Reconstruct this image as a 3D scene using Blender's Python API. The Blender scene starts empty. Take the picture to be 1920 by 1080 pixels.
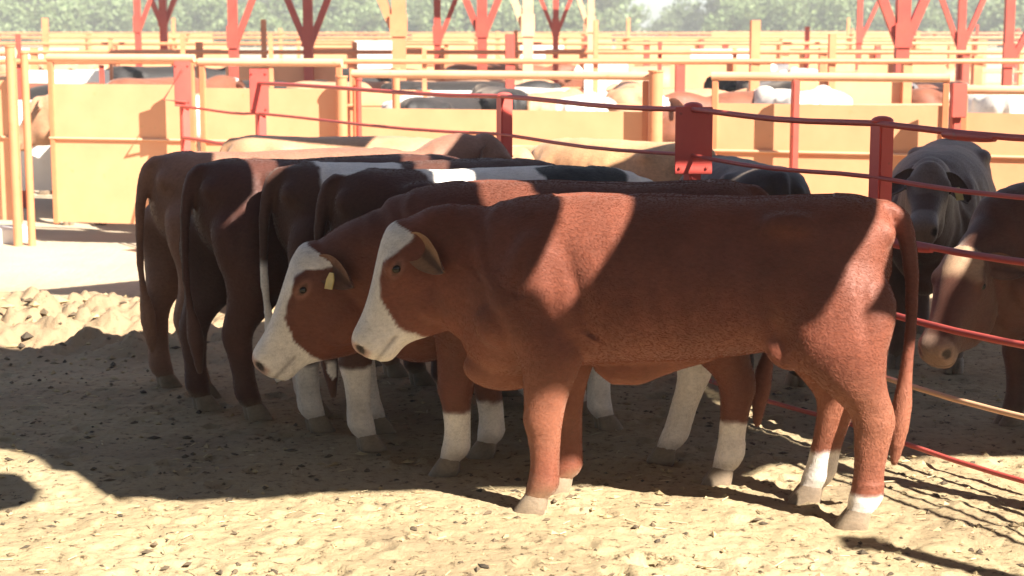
import bpy, bmesh, math, random
import numpy as np
from mathutils import Vector, Matrix

# ------------------------------------------------------------------ camera, sky, sun, exposure
scene = bpy.context.scene
COL = scene.collection
F, HC, HOR = 3213.0, 2.0, 50.0          # focal length in 1920-wide pixels, eye height, horizon row
PITCH = math.atan((540 - HOR) / F)
cam_d = bpy.data.cameras.new("camera")
cam = bpy.data.objects.new("camera", cam_d)
COL.objects.link(cam)
cam.location = (0, 0, HC)
cam.rotation_euler = (math.radians(90) - PITCH, 0, 0)
cam_d.sensor_width = 36.0
cam_d.lens = 36.0 * F / 1920.0
cam_d.clip_end = 2000
cam_d.dof.use_dof = True
cam_d.dof.focus_distance = 7.4
cam_d.dof.aperture_fstop = 4.0
scene.camera = cam

SUN = Vector((0.543, -0.543, 0.639)).normalized()
world = bpy.data.worlds.new("World")
scene.world = world
world.use_nodes = True
nt = world.node_tree
bg = nt.nodes["Background"]
sky = nt.nodes.new("ShaderNodeTexSky")
sky.sky_type = 'NISHITA'
sky.sun_disc = False
sky.sun_elevation = math.asin(SUN.z)
sky.sun_rotation = math.atan2(SUN.x, SUN.y)
sky.dust_density = 0.6
sky.air_density = 0.7
nt.links.new(sky.outputs[0], bg.inputs[0])
bg.inputs[1].default_value = 0.05
sun_d = bpy.data.lights.new("sun", 'SUN')
sun_d.energy = 5.0
sun_d.angle = math.radians(0.5)
sun_d.color = (1.0, 0.93, 0.82)
sun = bpy.data.objects.new("sun", sun_d)
COL.objects.link(sun)
sun.rotation_euler = SUN.to_track_quat('Z', 'Y').to_euler()
scene.view_settings.view_transform = 'Standard'
scene.view_settings.look = 'None'
scene.view_settings.exposure = 1.80
scene.view_settings.gamma = 1.0

R_ = random.Random(7)

# ------------------------------------------------------------------ projection helpers (layout measured from the photograph)
def ray(px, py):
    v = Vector(((px - 960) / F, 1.0, -(py - 540) / F))
    c, s = math.cos(PITCH), math.sin(PITCH)
    return Vector((v.x, v.y * c + v.z * s, -v.y * s + v.z * c))
def at_y(px, py, y):
    r = ray(px, py); k = y / r.y
    return Vector((r.x * k, y, HC + r.z * k))
def gnd(px, py):
    r = ray(px, py); k = -HC / r.z
    return Vector((r.x * k, r.y * k, 0.0))

# ------------------------------------------------------------------ numpy noise
_rs = np.random.RandomState(3)
_perm = _rs.permutation(256)
_perm = np.concatenate([_perm, _perm, _perm])
_grad = _rs.normal(size=(256, 3)); _grad /= np.linalg.norm(_grad, axis=1)[:, None]
def perlin(p):
    p = np.asarray(p, float)
    i = np.floor(p).astype(int); f = p - i; i &= 255
    u = f * f * f * (f * (f * 6 - 15) + 10)
    def g(dx, dy, dz):
        h = _perm[_perm[_perm[(i[:, 0] + dx) & 255] + ((i[:, 1] + dy) & 255)] + ((i[:, 2] + dz) & 255)]
        gr = _grad[h]
        return gr[:, 0] * (f[:, 0] - dx) + gr[:, 1] * (f[:, 1] - dy) + gr[:, 2] * (f[:, 2] - dz)
    def lp(a, b, t): return a + (b - a) * t
    x0 = lp(lp(g(0,0,0), g(1,0,0), u[:,0]), lp(g(0,1,0), g(1,1,0), u[:,0]), u[:,1])
    x1 = lp(lp(g(0,0,1), g(1,0,1), u[:,0]), lp(g(0,1,1), g(1,1,1), u[:,0]), u[:,1])
    return lp(x0, x1, u[:,2])
def perlin2(x, y, s, off=0.0):
    return perlin(np.stack([x * s + off, y * s + off * 1.7, np.full_like(x, off + 0.37)], 1))

# ------------------------------------------------------------------ materials
def new_mat(name):
    m = bpy.data.materials.new(name); m.use_nodes = True
    n = m.node_tree
    return m, n, n.nodes["Principled BSDF"]
def N(n, t, **kw):
    x = n.nodes.new(t)
    for k, v in kw.items(): setattr(x, k, v)
    return x
def noise_node(n, scale, detail=4, rough=0.6, coord='Object', vec=None):
    tc = N(n, "ShaderNodeTexCoord")
    src = tc.outputs[coord]
    if vec:
        mp = N(n, "ShaderNodeMapping"); mp.inputs['Scale'].default_value = vec
        n.links.new(src, mp.inputs[0]); src = mp.outputs[0]
    t = N(n, "ShaderNodeTexNoise")
    t.inputs['Scale'].default_value = scale; t.inputs['Detail'].default_value = detail
    t.inputs['Roughness'].default_value = rough
    n.links.new(src, t.inputs['Vector'])
    return t
def ramp(n, fac, stops):
    r = N(n, "ShaderNodeValToRGB")
    e = r.color_ramp.elements
    while len(e) < len(stops): e.new(0.5)
    for el, (p, c) in zip(e, stops):
        el.position = p; el.color = (*c, 1)
    n.links.new(fac, r.inputs[0])
    return r
def mixc(n, a, b, fac, mode='MIX'):
    m = N(n, "ShaderNodeMix", data_type='RGBA', blend_type=mode)
    for s, v in ((6, a), (7, b)):
        if isinstance(v, tuple): m.inputs[s].default_value = (*v, 1)
        else: n.links.new(v, m.inputs[s])
    if isinstance(fac, float): m.inputs[0].default_value = fac
    else: n.links.new(fac, m.inputs[0])
    return m.outputs[2]
def bump(n, height, strength, dist, bsdf):
    b = N(n, "ShaderNodeBump")
    b.inputs['Strength'].default_value = strength; b.inputs['Distance'].default_value = dist
    n.links.new(height, b.inputs['Height']); n.links.new(b.outputs[0], bsdf.inputs['Normal'])

def paint_mat(name, c1, c2, rust=(0.16, 0.06, 0.03), rough=0.5, amount=0.62):
    m, n, b = new_mat(name)
    a = noise_node(n, 3.0, 5)
    c = ramp(n, a.outputs[0], [(0.3, c1), (0.7, c2)])
    k = noise_node(n, 14.0, 6, 0.7)
    r = ramp(n, k.outputs[0], [(amount, (0, 0, 0)), (amount + 0.1, (1, 1, 1))])
    n.links.new(mixc(n, c.outputs[0], rust, r.outputs[0]), b.inputs['Base Color'])
    b.inputs['Roughness'].default_value = rough
    bump(n, k.outputs[0], 0.25, 0.004, b)
    return m
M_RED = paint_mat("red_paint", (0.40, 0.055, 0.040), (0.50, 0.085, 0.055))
M_REDNEAR = paint_mat("shade_lifted_red_paint", (0.66, 0.085, 0.07), (0.74, 0.12, 0.09), (0.30, 0.08, 0.05), 0.45, 0.66)  # same red, brightened to offset the roof shade; sunlit far posts keep M_RED
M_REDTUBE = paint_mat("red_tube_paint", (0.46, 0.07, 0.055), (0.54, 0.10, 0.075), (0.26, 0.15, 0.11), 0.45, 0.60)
M_PEACH = paint_mat("peach_sheet_paint", (0.76, 0.35, 0.175), (0.83, 0.41, 0.21), (0.62, 0.34, 0.15), 0.55, 0.62)
M_ORANGE = paint_mat("orange_tube_paint", (0.60, 0.21, 0.10), (0.68, 0.28, 0.13), (0.50, 0.17, 0.07), 0.45, 0.60)
M_RAIL = paint_mat("pale_rail_paint", (0.70, 0.39, 0.22), (0.78, 0.47, 0.29), (0.60, 0.27, 0.12), 0.45, 0.62)
M_WHITEBOARD = paint_mat("whitewash", (0.72, 0.70, 0.66), (0.80, 0.78, 0.74), (0.6, 0.55, 0.48), 0.7, 0.62)
M_ROOF = paint_mat("galvanised_sheet", (0.17, 0.15, 0.14), (0.24, 0.22, 0.21), (0.14, 0.07, 0.04), 0.6, 0.55)
M_CONC = paint_mat("concrete", (0.52, 0.49, 0.44), (0.66, 0.62, 0.56), (0.42, 0.38, 0.32), 0.85, 0.6)

def coat_mat():
    m, n, b = new_mat("cattle_coat")
    at = N(n, "ShaderNodeAttribute", attribute_name="coat")
    a = noise_node(n, 5.0, 4)
    v = ramp(n, a.outputs[0], [(0.3, (0.80, 0.78, 0.76)), (0.72, (1.15, 1.13, 1.1))])
    c1 = mixc(n, at.outputs['Color'], v.outputs[0], 1.0, 'MULTIPLY')
    fur = noise_node(n, 110.0, 5, 0.7, vec=(0.35, 1.0, 0.6))
    fv = ramp(n, fur.outputs[0], [(0.28, (0.80, 0.79, 0.78)), (0.5, (1.0, 1.0, 1.0)), (0.74, (1.18, 1.17, 1.16))])
    c2 = mixc(n, c1, fv.outputs[0], 1.0, 'MULTIPLY')
    mud = noise_node(n, 9.0, 7, 0.72)
    mr2 = ramp(n, mud.outputs[0], [(0.60, (0, 0, 0)), (0.80, (0.24, 0.24, 0.24))])
    n.links.new(mixc(n, c2, (0.20, 0.13, 0.075), mr2.outputs[0]), b.inputs['Base Color'])
    rg = ramp(n, fur.outputs[0], [(0.3, (0.72, 0.72, 0.72)), (0.7, (0.48, 0.48, 0.48))])
    n.links.new(rg.outputs[0], b.inputs['Roughness'])
    b.inputs['Specular IOR Level'].default_value = 0.4
    b.inputs['Sheen Weight'].default_value = 0.22
    b.inputs['Sheen Roughness'].default_value = 0.45
    b.inputs['Sheen Tint'].default_value = (1.0, 0.85, 0.7, 1)
    bump(n, fur.outputs[0], 0.6, 0.005, b)
    return m
M_COAT = coat_mat()
def hair_mat():
    m, n, b = new_mat("coat_hair")
    at = N(n, "ShaderNodeAttribute", attribute_name="coat")
    n.links.new(at.outputs['Color'], b.inputs['Base Color'])
    b.inputs['Roughness'].default_value = 0.6; b.inputs['Specular IOR Level'].default_value = 0.25
    return m
M_HAIR = hair_mat()
def simple(name, c, rough=0.5, spec=0.5):
    m, n, b = new_mat(name)
    a = noise_node(n, 12.0, 4)
    r = ramp(n, a.outputs[0], [(0.3, tuple(x * 0.82 for x in c)), (0.7, tuple(min(1, x * 1.15) for x in c))])
    n.links.new(r.outputs[0], b.inputs['Base Color'])
    b.inputs['Roughness'].default_value = rough
    b.inputs['Specular IOR Level'].default_value = spec
    return m
M_EYE = simple("wet_eye", (0.012, 0.009, 0.008), 0.08)
M_TAG = simple("ear_tag_plastic", (0.72, 0.55, 0.20), 0.4)
M_TAGP = simple("pale_tag_plastic", (0.72, 0.60, 0.45), 0.4)

# ------------------------------------------------------------------ object helpers
def tag(o, label=None, cat=None, group=None, kind=None):
    if label: o["label"] = label
    if cat: o["category"] = cat
    if group: o["group"] = group
    if kind: o["kind"] = kind
    return o
def empty(name, loc, rz=0.0):
    o = bpy.data.objects.new(name, None); COL.objects.link(o)
    o.location = loc; o.rotation_euler = (0, 0, rz); o.empty_display_size = 0.1
    return o
class MB:
    """collects simple solids into one mesh"""
    def __init__(self): self.v = []; self.f = []
    def add(self, vs, fs):
        k = len(self.v); self.v += [tuple(x) for x in vs]; self.f += [tuple(i + k for i in q) for q in fs]
    def box(self, c, s, rz=0.0, bev=0.0):
        bm = bmesh.new(); bmesh.ops.create_cube(bm, size=1.0)
        for v in bm.verts: v.co = Vector((v.co.x * s[0], v.co.y * s[1], v.co.z * s[2]))
        if bev: bmesh.ops.bevel(bm, geom=bm.edges[:], offset=bev, segments=2, affect='EDGES')
        rot = Matrix.Rotation(rz, 3, 'Z')
        bm.verts.ensure_lookup_table(); bm.verts.index_update()
        self.add([rot @ v.co + Vector(c) for v in bm.verts], [[v.index for v in f.verts] for f in bm.faces])
        bm.free()
    def tube(self, pts, r, n=10, caps=True, square=False):
        pts = [Vector(p) for p in pts]
        rr = r if isinstance(r, (list, tuple)) else [r] * len(pts)
        rings = []
        if square: n = 4
        for i, p in enumerate(pts):
            t = (pts[min(i + 1, len(pts) - 1)] - pts[max(i - 1, 0)]).normalized()
            ref = Vector((0, 0, 1)) if abs(t.z) < 0.9 else Vector((1, 0, 0))
            a = t.cross(ref).normalized(); b = t.cross(a)
            o = math.pi / 4 if square else 0
            q = 1.414 if square else 1
            rings.append([p + (a * math.cos(2 * math.pi * k / n + o) + b * math.sin(2 * math.pi * k / n + o)) * rr[i] * q for k in range(n)])
        vs = [v for ring in rings for v in ring]; fs = []
        for i in range(len(rings) - 1):
            for k in range(n):
                fs.append((i * n + k, i * n + (k + 1) % n, (i + 1) * n + (k + 1) % n, (i + 1) * n + k))
        if caps:
            fs.append(tuple(range(n))[::-1]); fs.append(tuple((len(rings) - 1) * n + k for k in range(n)))
        self.add(vs, fs)
    def build(self, name, mat, parent=None, smooth=False, loc=None):
        me = bpy.data.meshes.new(name)
        me.from_pydata(self.v, [], self.f)
        me.validate(); 
        bm = bmesh.new(); bm.from_mesh(me); bmesh.ops.recalc_face_normals(bm, faces=bm.faces[:]); bm.to_mesh(me); bm.free()
        if mat: me.materials.append(mat)
        if smooth:
            for p in me.polygons: p.use_smooth = True
            try: me.set_sharp_from_angle(angle=math.radians(40))
            except Exception: pass
        o = bpy.data.objects.new(name, me); COL.objects.link(o)
        if parent: o.parent = parent
        if loc is not None: o.location = loc
        return o
def copy_tree(o, parent=None):
    c = o.copy(); COL.objects.link(c)
    if parent: c.parent = parent
    for ch in list(o.children): copy_tree(ch, c)
    return c

# ------------------------------------------------------------------ ground
def axis(a, b, step, grow, lim_lo, lim_hi):
    xs = list(np.arange(a, b + 1e-6, step))
    s, x = step, xs[-1]
    while x < lim_hi:
        s *= grow; x += s; xs.append(x)
    s, x = step, xs[0]; lo = []
    while x > lim_lo:
        s *= grow; x -= s; lo.append(x)
    return np.array(lo[::-1] + xs)
def ground_height(x, y):
    near = np.clip((13.2 - y) / 1.0, 0, 1)
    big = perlin2(x, y, 0.9, 3.1) * 0.03
    n1 = perlin2(x, y, 4.2, 9.3); n2 = perlin2(x, y, 9.5, 5.7); n3 = perlin2(x, y, 22.0, 1.3); n4 = perlin2(x, y, 48.0, 6.1)
    clods = np.maximum(0, n1) * 0.035 + np.maximum(0, n2 - 0.05) * 0.028 + n3 * 0.009 + n4 * 0.004
    # trampled, churned mud left of the herd
    churn = np.exp(-(((x + 3.0) / 1.5) ** 4 + ((y - 11.5) / 1.05) ** 4)) + 0.5 * np.exp(-(((x + 2.5) / 0.5) ** 2 + ((y - 10.6) / 0.4) ** 2))
    rough = np.abs(perlin2(x, y, 2.6, 21.0)) * 0.30 + np.maximum(0, perlin2(x, y, 6.5, 2.0)) * 0.24 + np.abs(perlin2(x, y, 13.0, 8.0)) * 0.08
    amp = 0.55 + 0.5 * np.clip(perlin2(x, y, 0.7, 12.0) + 0.3, 0, 1)
    return near * (big + clods * amp + churn * rough) + (1 - near) * (big + n3 * 0.006)
gx = axis(-3.9, 3.4, 0.0165, 1.12, -700, 700)
g1 = list(np.arange(5.6, 9.0, 0.0165)); st_ = 0.0165
while g1[-1] < 13.2: st_ = min(st_ * 1.02, 0.034); g1.append(g1[-1] + st_)
while g1[-1] < 1500: st_ *= 1.07; g1.append(g1[-1] + st_)
gy = np.array(list(np.arange(-20, 5.55, 0.4)) + g1)
X, Y = np.meshgrid(gx, gy)
xf, yf = X.ravel(), Y.ravel()
Z = ground_height(xf, yf)
nx, ny = len(gx), len(gy)
Zg = Z.reshape(ny, nx)
rs_ = np.random.RandomState(17)
for k in range(330):                                   # hoof prints pressed into the mud
    cy = 5.8 + rs_.rand() ** 1.3 * 5.2; cx = (rs_.rand() * 2 - 1) * (cy * 0.32 + 0.3); r = 0.05 + 0.03 * rs_.rand(); dp = 0.008 + 0.016 * rs_.rand(); an = rs_.rand() * 6.28
    i0, i1 = np.searchsorted(gx, [cx - 0.16, cx + 0.16]); j0, j1 = np.searchsorted(gy, [cy - 0.16, cy + 0.16])
    dx_, dy_ = np.meshgrid(gx[i0:i1] - cx, gy[j0:j1] - cy)
    u_ = dx_ * math.cos(an) + dy_ * math.sin(an); v_ = -dx_ * math.sin(an) + dy_ * math.cos(an)
    q_ = np.sqrt((u_ / r) ** 2 + (v_ / (r * 0.75)) ** 2)
    Zg[j0:j1, i0:i1] += -dp * np.clip(1.15 - q_, 0, 1) ** 0.6 * (1 - 0.6 * np.exp(-(v_ / 0.008) ** 2)) + 0.35 * dp * np.exp(-((q_ - 1.35) / 0.25) ** 2)
Z = Zg.ravel()
idx = np.arange(nx * ny).reshape(ny, nx)
quads = np.stack([idx[:-1, :-1], idx[:-1, 1:], idx[1:, 1:], idx[1:, :-1]], -1).reshape(-1, 4)
def np_mesh(name, V, Q):
    me = bpy.data.meshes.new(name)
    me.vertices.add(len(V)); me.vertices.foreach_set("co", np.asarray(V, np.float32).ravel())
    Q = np.asarray(Q, np.int32); k = Q.shape[1]
    me.loops.add(Q.size); me.loops.foreach_set("vertex_index", Q.ravel())
    me.polygons.add(len(Q)); me.polygons.foreach_set("loop_start", np.arange(0, Q.size, k, dtype=np.int32))
    try: me.polygons.foreach_set("loop_total", np.full(len(Q), k, np.int32))
    except Exception: pass
    me.update(calc_edges=True); me.validate()
    me.polygons.foreach_set("use_smooth", np.ones(len(me.polygons), bool))
    return me
def ground_mat():
    m, n, b = new_mat("trampled_mud")
    a = noise_node(n, 0.9, 6, 0.65)
    c = ramp(n, a.outputs[0], [(0.32, (0.31, 0.235, 0.145)), (0.52, (0.42, 0.33, 0.195)), (0.70, (0.46, 0.37, 0.235))])
    sp = noise_node(n, 20.0, 6, 0.72)
    r = ramp(n, sp.outputs[0], [(0.35, (0.24, 0.21, 0.19)), (0.44, (0.92, 0.90, 0.88)), (0.60, (1.0, 1.0, 1.0)), (0.74, (1.2, 1.17, 1.08))])
    c2 = mixc(n, c.outputs[0], r.outputs[0], 1.0, 'MULTIPLY')
    st = noise_node(n, 34.0, 3, 0.6, vec=(0.25, 1.0, 1.0))
    r2 = ramp(n, st.outputs[0], [(0.66, (0, 0, 0)), (0.74, (1, 1, 1))])
    c3 = mixc(n, c2, (0.56, 0.46, 0.25), r2.outputs[0])
    # browner dung bank
    tcb = N(n, "ShaderNodeTexCoord"); vd = N(n, "ShaderNodeVectorMath", operation='DISTANCE'); vd.inputs[1].default_value = (-3.0, 11.4, 0)
    n.links.new(tcb.outputs['Object'], vd.inputs[0])
    mb_ = N(n, "ShaderNodeMapRange"); mb_.inputs[1].default_value = 0.9; mb_.inputs[2].default_value = 1.9; mb_.inputs[3].default_value = 0.75; mb_.inputs[4].default_value = 0.0
    n.links.new(vd.outputs['Value'], mb_.inputs[0])
    c3 = mixc(n, c3, (0.30, 0.205, 0.125), mb_.outputs[0])
    # far yard is paler dry dust
    sx = N(n, "ShaderNodeSeparateXYZ"); tc = N(n, "ShaderNodeTexCoord"); n.links.new(tc.outputs['Object'], sx.inputs[0])
    mr = N(n, "ShaderNodeMapRange"); mr.inputs[1].default_value = 12.3; mr.inputs[2].default_value = 13.6
    n.links.new(sx.outputs[1], mr.inputs[0])
    pale = ramp(n, a.outputs[0], [(0.3, (0.46, 0.37, 0.255)), (0.7, (0.56, 0.46, 0.33))])
    n.links.new(mixc(n, c3, pale.outputs[0], mr.outputs[0]), b.inputs['Base Color'])
    b.inputs['Roughness'].default_value = 0.9
    b.inputs['Specular IOR Level'].default_value = 0.2
    bump(n, sp.outputs[0], 0.7, 0.02, b)
    return m
M_MUD = ground_mat()
gm = np_mesh("ground", np.stack([xf, yf, Z], 1), quads)
gm.materials.append(M_MUD)
ground = bpy.data.objects.new("ground", gm); COL.objects.link(ground)
tag(ground, kind="structure")

# loose clods, dung crumbs and straw lying about: nobody could count them
def scatter_clods():
    rs = np.random.RandomState(11)
    base = [(-1,0,0),(1,0,0),(0,-1,0),(0,1,0),(0,0,-1),(0,0,1)]
    fcs = [(0,3,5),(3,1,5),(1,2,5),(2,0,5),(3,0,4),(1,3,4),(2,1,4),(0,2,4)]
    V, Fc = [], []
    n = 3600
    yy = 5.9 + rs.rand(n) ** 1.3 * 6.6; xx = (rs.rand(n) * 2 - 1) * (yy * 0.33 + 0.3)
    keep = perlin2(xx, yy, 1.3, 40.0) + rs.rand(n) * 0.5 > 0.12
    xx, yy = xx[keep], yy[keep]
    zz = ground_height(xx, yy)
    for x, y, z in zip(xx, yy, zz):
        s = 0.004 + 0.013 * rs.rand() ** 2.5
        ch = math.exp(-(((x + 2.9) / 1.3) ** 2 + ((y - 11.2) / 1.0) ** 2))
        s += ch * 0.045 * rs.rand()
        k = len(V); ang = rs.rand() * 6.28; st = 1 + rs.rand() * 1.4
        for (a, b, c) in base:
            j = 0.65 + 0.7 * rs.rand()
            a2, b2 = a * st * math.cos(ang) - b * math.sin(ang), a * st * math.sin(ang) + b * math.cos(ang)
            V.append((x + a2 * s * j, y + b2 * s * j, z + s * 0.25 + c * s * 0.7 * j))
        Fc += [tuple(i + k for i in f) for f in fcs]
    return V, Fc
V, Fc = scatter_clods()
me = bpy.data.meshes.new("clods"); me.from_pydata(V, [], Fc)
m, n_, b_ = new_mat("dung_crumb")
geo = N(n_, "ShaderNodeNewGeometry")
rr_ = ramp(n_, geo.outputs['Random Per Island'], [(0.0, (0.06, 0.045, 0.03)), (0.4, (0.14, 0.10, 0.06)), (0.55, (0.36, 0.27, 0.14)), (1.0, (0.46, 0.36, 0.2))])
n_.links.new(rr_.outputs[0], b_.inputs['Base Color']); b_.inputs['Roughness'].default_value = 0.95
me.materials.append(m)
o = bpy.data.objects.new("loose_clods", me); COL.objects.link(o)
tag(o, "loose dark clods and dung crumbs strewn over the trampled mud", "clods", kind="stuff")
def scatter_straw():
    rs = np.random.RandomState(5); V, Fc = [], []
    n = 380
    yy = 5.9 + rs.rand(n) * 4.5; xx = (rs.rand(n) * 2 - 1) * (yy * 0.33 + 0.3); zz = ground_height(xx, yy)
    for x, y, z in zip(xx, yy, zz):
        L = 0.02 + 0.05 * rs.rand(); w = 0.0016 + 0.0016 * rs.rand(); a = rs.rand() * 6.28
        d = Vector((math.cos(a), math.sin(a), 0.25 * (rs.rand() - 0.3))); s = Vector((-d.y, d.x, 0)) * w; u = Vector((0, 0, w))
        p = Vector((x, y, z + 0.006)); k = len(V)
        for e in (-L / 2, L / 2):
            V += [tuple(p + d * e + s), tuple(p + d * e + u), tuple(p + d * e - s)]
        Fc += [(k, k+1, k+4, k+3), (k+1, k+2, k+5, k+4), (k+2, k, k+3, k+5), (k, k+2, k+1), (k+3, k+4, k+5)]
    return V, Fc
V, Fc = scatter_straw()
me = bpy.data.meshes.new("straw"); me.from_pydata(V, [], Fc); me.materials.append(simple("dry_straw", (0.52, 0.42, 0.24), 0.7))
o = bpy.data.objects.new("loose_straw", me); COL.objects.link(o)
tag(o, "short bits of dry straw scattered over the mud", "straw", kind="stuff")

# ------------------------------------------------------------------ shade roof over the pen (outside the frame, throws the shade)
HR = 3.6
KX = -SUN.x / SUN.z; KY = -SUN.y / SUN.z          # shadow shift per metre of height
def sheet_poly(name, pts, label, z=HR):
    """pts: outline of the sheet's shadow on the ground; the sheet hangs where the sun throws it there"""
    P = [Vector((sx - KX * z, sy - KY * z)) for sx, sy in pts]
    bm = bmesh.new()
    top = [bm.verts.new((p.x, p.y, z)) for p in P]
    f = bm.faces.new(top)
    r = bmesh.ops.extrude_face_region(bm, geom=[f])
    for g in r['geom']:
        if isinstance(g, bmesh.types.BMVert): g.co.z += 0.02
    # shallow corrugation along the sheet
    bmesh.ops.recalc_face_normals(bm, faces=bm.faces[:])
    me = bpy.data.meshes.new(name); bm.to_mesh(me); bm.free()
    me.materials.append(M_ROOF)
    o = bpy.data.objects.new(name, me); COL.objects.link(o)
    return tag(o, label, "roof sheet", "roof sheets over the pen")
YF = 10.45
sheet_poly("roof_sheet", [(-24.0, 7.9), (-2.95, 7.95), (-2.42, 7.98), (-2.31, 9.3), (-2.29, 9.6), (-2.60, 10.05), (-2.75, YF), (-24.0, YF)], "weathered roof sheet at the far left of the pen shade")
sheet_poly("roof_sheet", [(-1.70, 7.10), (-1.56, 7.15), (-1.42, 7.07), (-1.22, 7.13), (-1.06, 7.10), (-0.85, 7.20), (-0.75, 7.22), (-0.77, 7.62), (-0.93, 8.19), (-1.22, 8.62), (-1.50, 9.35), (-1.73, YF),
                          (-2.50, YF), (-2.40, 10.12), (-2.20, 9.65), (-2.30, 9.3), (-2.41, 7.98), (-2.24, 7.84), (-2.10, 7.58), (-1.98, 7.54), (-1.82, 7.27)], "second roof sheet from the left of the pen shade")
sheet_poly("roof_sheet", [(-0.74, 7.22), (-0.28, 7.28), (0.46, 7.33), (0.40, 7.54), (0.35, 8.0), (0.2, 8.4), (-0.4, YF), (-1.56, YF), (-1.30, 9.39), (-0.99, 8.59), (-0.64, 8.17), (-0.51, 7.49), (-0.76, 7.61)],
           "middle roof sheet of the pen shade above the bulls")
sheet_poly("roof_sheet", [(0.62, 7.33), (0.95, 7.36), (1.2, 7.68), (1.58, 7.80), (1.22, 8.50), (1.12, 9.0), (1.04, YF), (-0.39, YF), (0.21, 8.4), (0.36, 8.02), (0.50, 7.87), (0.60, 7.56)], "fourth roof sheet from the left of the pen shade")
sheet_poly("roof_sheet", [(1.60, 7.80), (3.2, 7.86), (3.2, 12.6), (0.95, 12.6), (1.06, YF), (1.14, 9.05), (1.34, 8.96), (1.40, 8.52)], "fifth roof sheet from the left of the pen shade")
sheet_poly("roof_sheet", [(3.1, 5.9), (26, 5.9), (26, 12.6), (3.1, 12.6)], "broad added roof sheet at the right, holding off fill light", HR + 0.04)  # added past the right of the view to cut sky and bounce light
sheet_poly("roof_sheet", [(-24.0, 5.9), (-2.9, 5.9), (-2.9, 6.9), (-3.1, 7.7), (-24, 7.7)], "low added roof sheet at the left, holding off fill light", HR + 0.08)  # left counterpart, likewise added to hold back fill light
for k_, (xa, xb) in enumerate([(-26, -6.1), (-6.0, -1.1), (-1.0, 3.9), (4.0, 26.0)]):  # unseen sheets added over the camera to deepen the shade in view
    sheet_poly("roof_sheet", [(xa, -12.0), (xb, -12.0), (xb - 1.5, 5.95), (xa - 1.5, 5.95)], ["far left", "left hand", "right hand", "far right"][k_] + " broad sheet of the roof added over the camera to cut fill light")
sheet_poly("roof_sheet", [(-1.45, 10.5), (0.97, 10.5), (0.93, 12.5), (-1.45, 12.5)], "rear roof sheet behind the middle of the pen shade", HR + 0.03)
sheet_poly("roof_sheet", [(-3.85, 12.9), (-3.2, 12.7), (-2.0, 12.55), (-2.0, 13.7), (-3.0, 13.45)], "added sheet that throws the shadow strip beyond the pen shade", HR + 0.02)  # sheet made up to throw the shadow strip on the far ground
sheet_poly("roof_sheet", [(-2.95, 7.60), (-2.22, 7.50), (-2.05, 7.24), (-2.02, 7.02), (-2.18, 6.88), (-2.95, 6.85)], "added sheet that throws the shadow blob left of the pen shade", HR + 0.05)  # sheet put in to throw the dark blob at the left edge

# ------------------------------------------------------------------ cattle
def loft(rings, n=26):
    """rings: (centre, u half-axis, up half-axis, down half-axis, power)"""
    vs, fs = [], []
    for c, u, up, dn, p in rings:
        for k in range(n):
            a = 2 * math.pi * k / n
            ca, sa = math.cos(a), math.sin(a)
            cu = math.copysign(abs(ca) ** p, ca); su = math.copysign(abs(sa) ** p, sa)
            vs.append(c + u * cu + (up if su >= 0 else dn) * abs(su))
    for i in range(len(rings) - 1):
        for k in range(n):
            fs.append((i * n + k, i * n + (k + 1) % n, (i + 1) * n + (k + 1) % n, (i + 1) * n + k))
    fs.append(tuple(range(n))[::-1]); fs.append(tuple((len(rings) - 1) * n + k for k in range(n)))
    return vs, fs
def catmull(P, m):
    out = []
    P = [np.array(p, float) for p in P]
    for i in range(len(P) - 1):
        p0, p1, p2, p3 = P[max(i - 1, 0)], P[i], P[i + 1], P[min(i + 2, len(P) - 1)]
        for k in range(m):
            t = k / m
            out.append(0.5 * ((2 * p1) + (p2 - p0) * t + (2 * p0 - 5 * p1 + 4 * p2 - p3) * t * t + (3 * p1 - p0 - 3 * p2 + p3) * t ** 3))
    out.append(P[-1])
    return out
VX, VY, VZ = Vector((1, 0, 0)), Vector((0, 1, 0)), Vector((0, 0, 1))

BROWN = (0.212, 0.062, 0.035); DARK = (0.060, 0.026, 0.018); BLACK = (0.018, 0.016, 0.017)
WHITE = (0.86, 0.81, 0.76); TAN = (0.52, 0.27, 0.13); GREYB = (0.085, 0.066, 0.056); PINK = (0.42, 0.22, 0.17)

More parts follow.
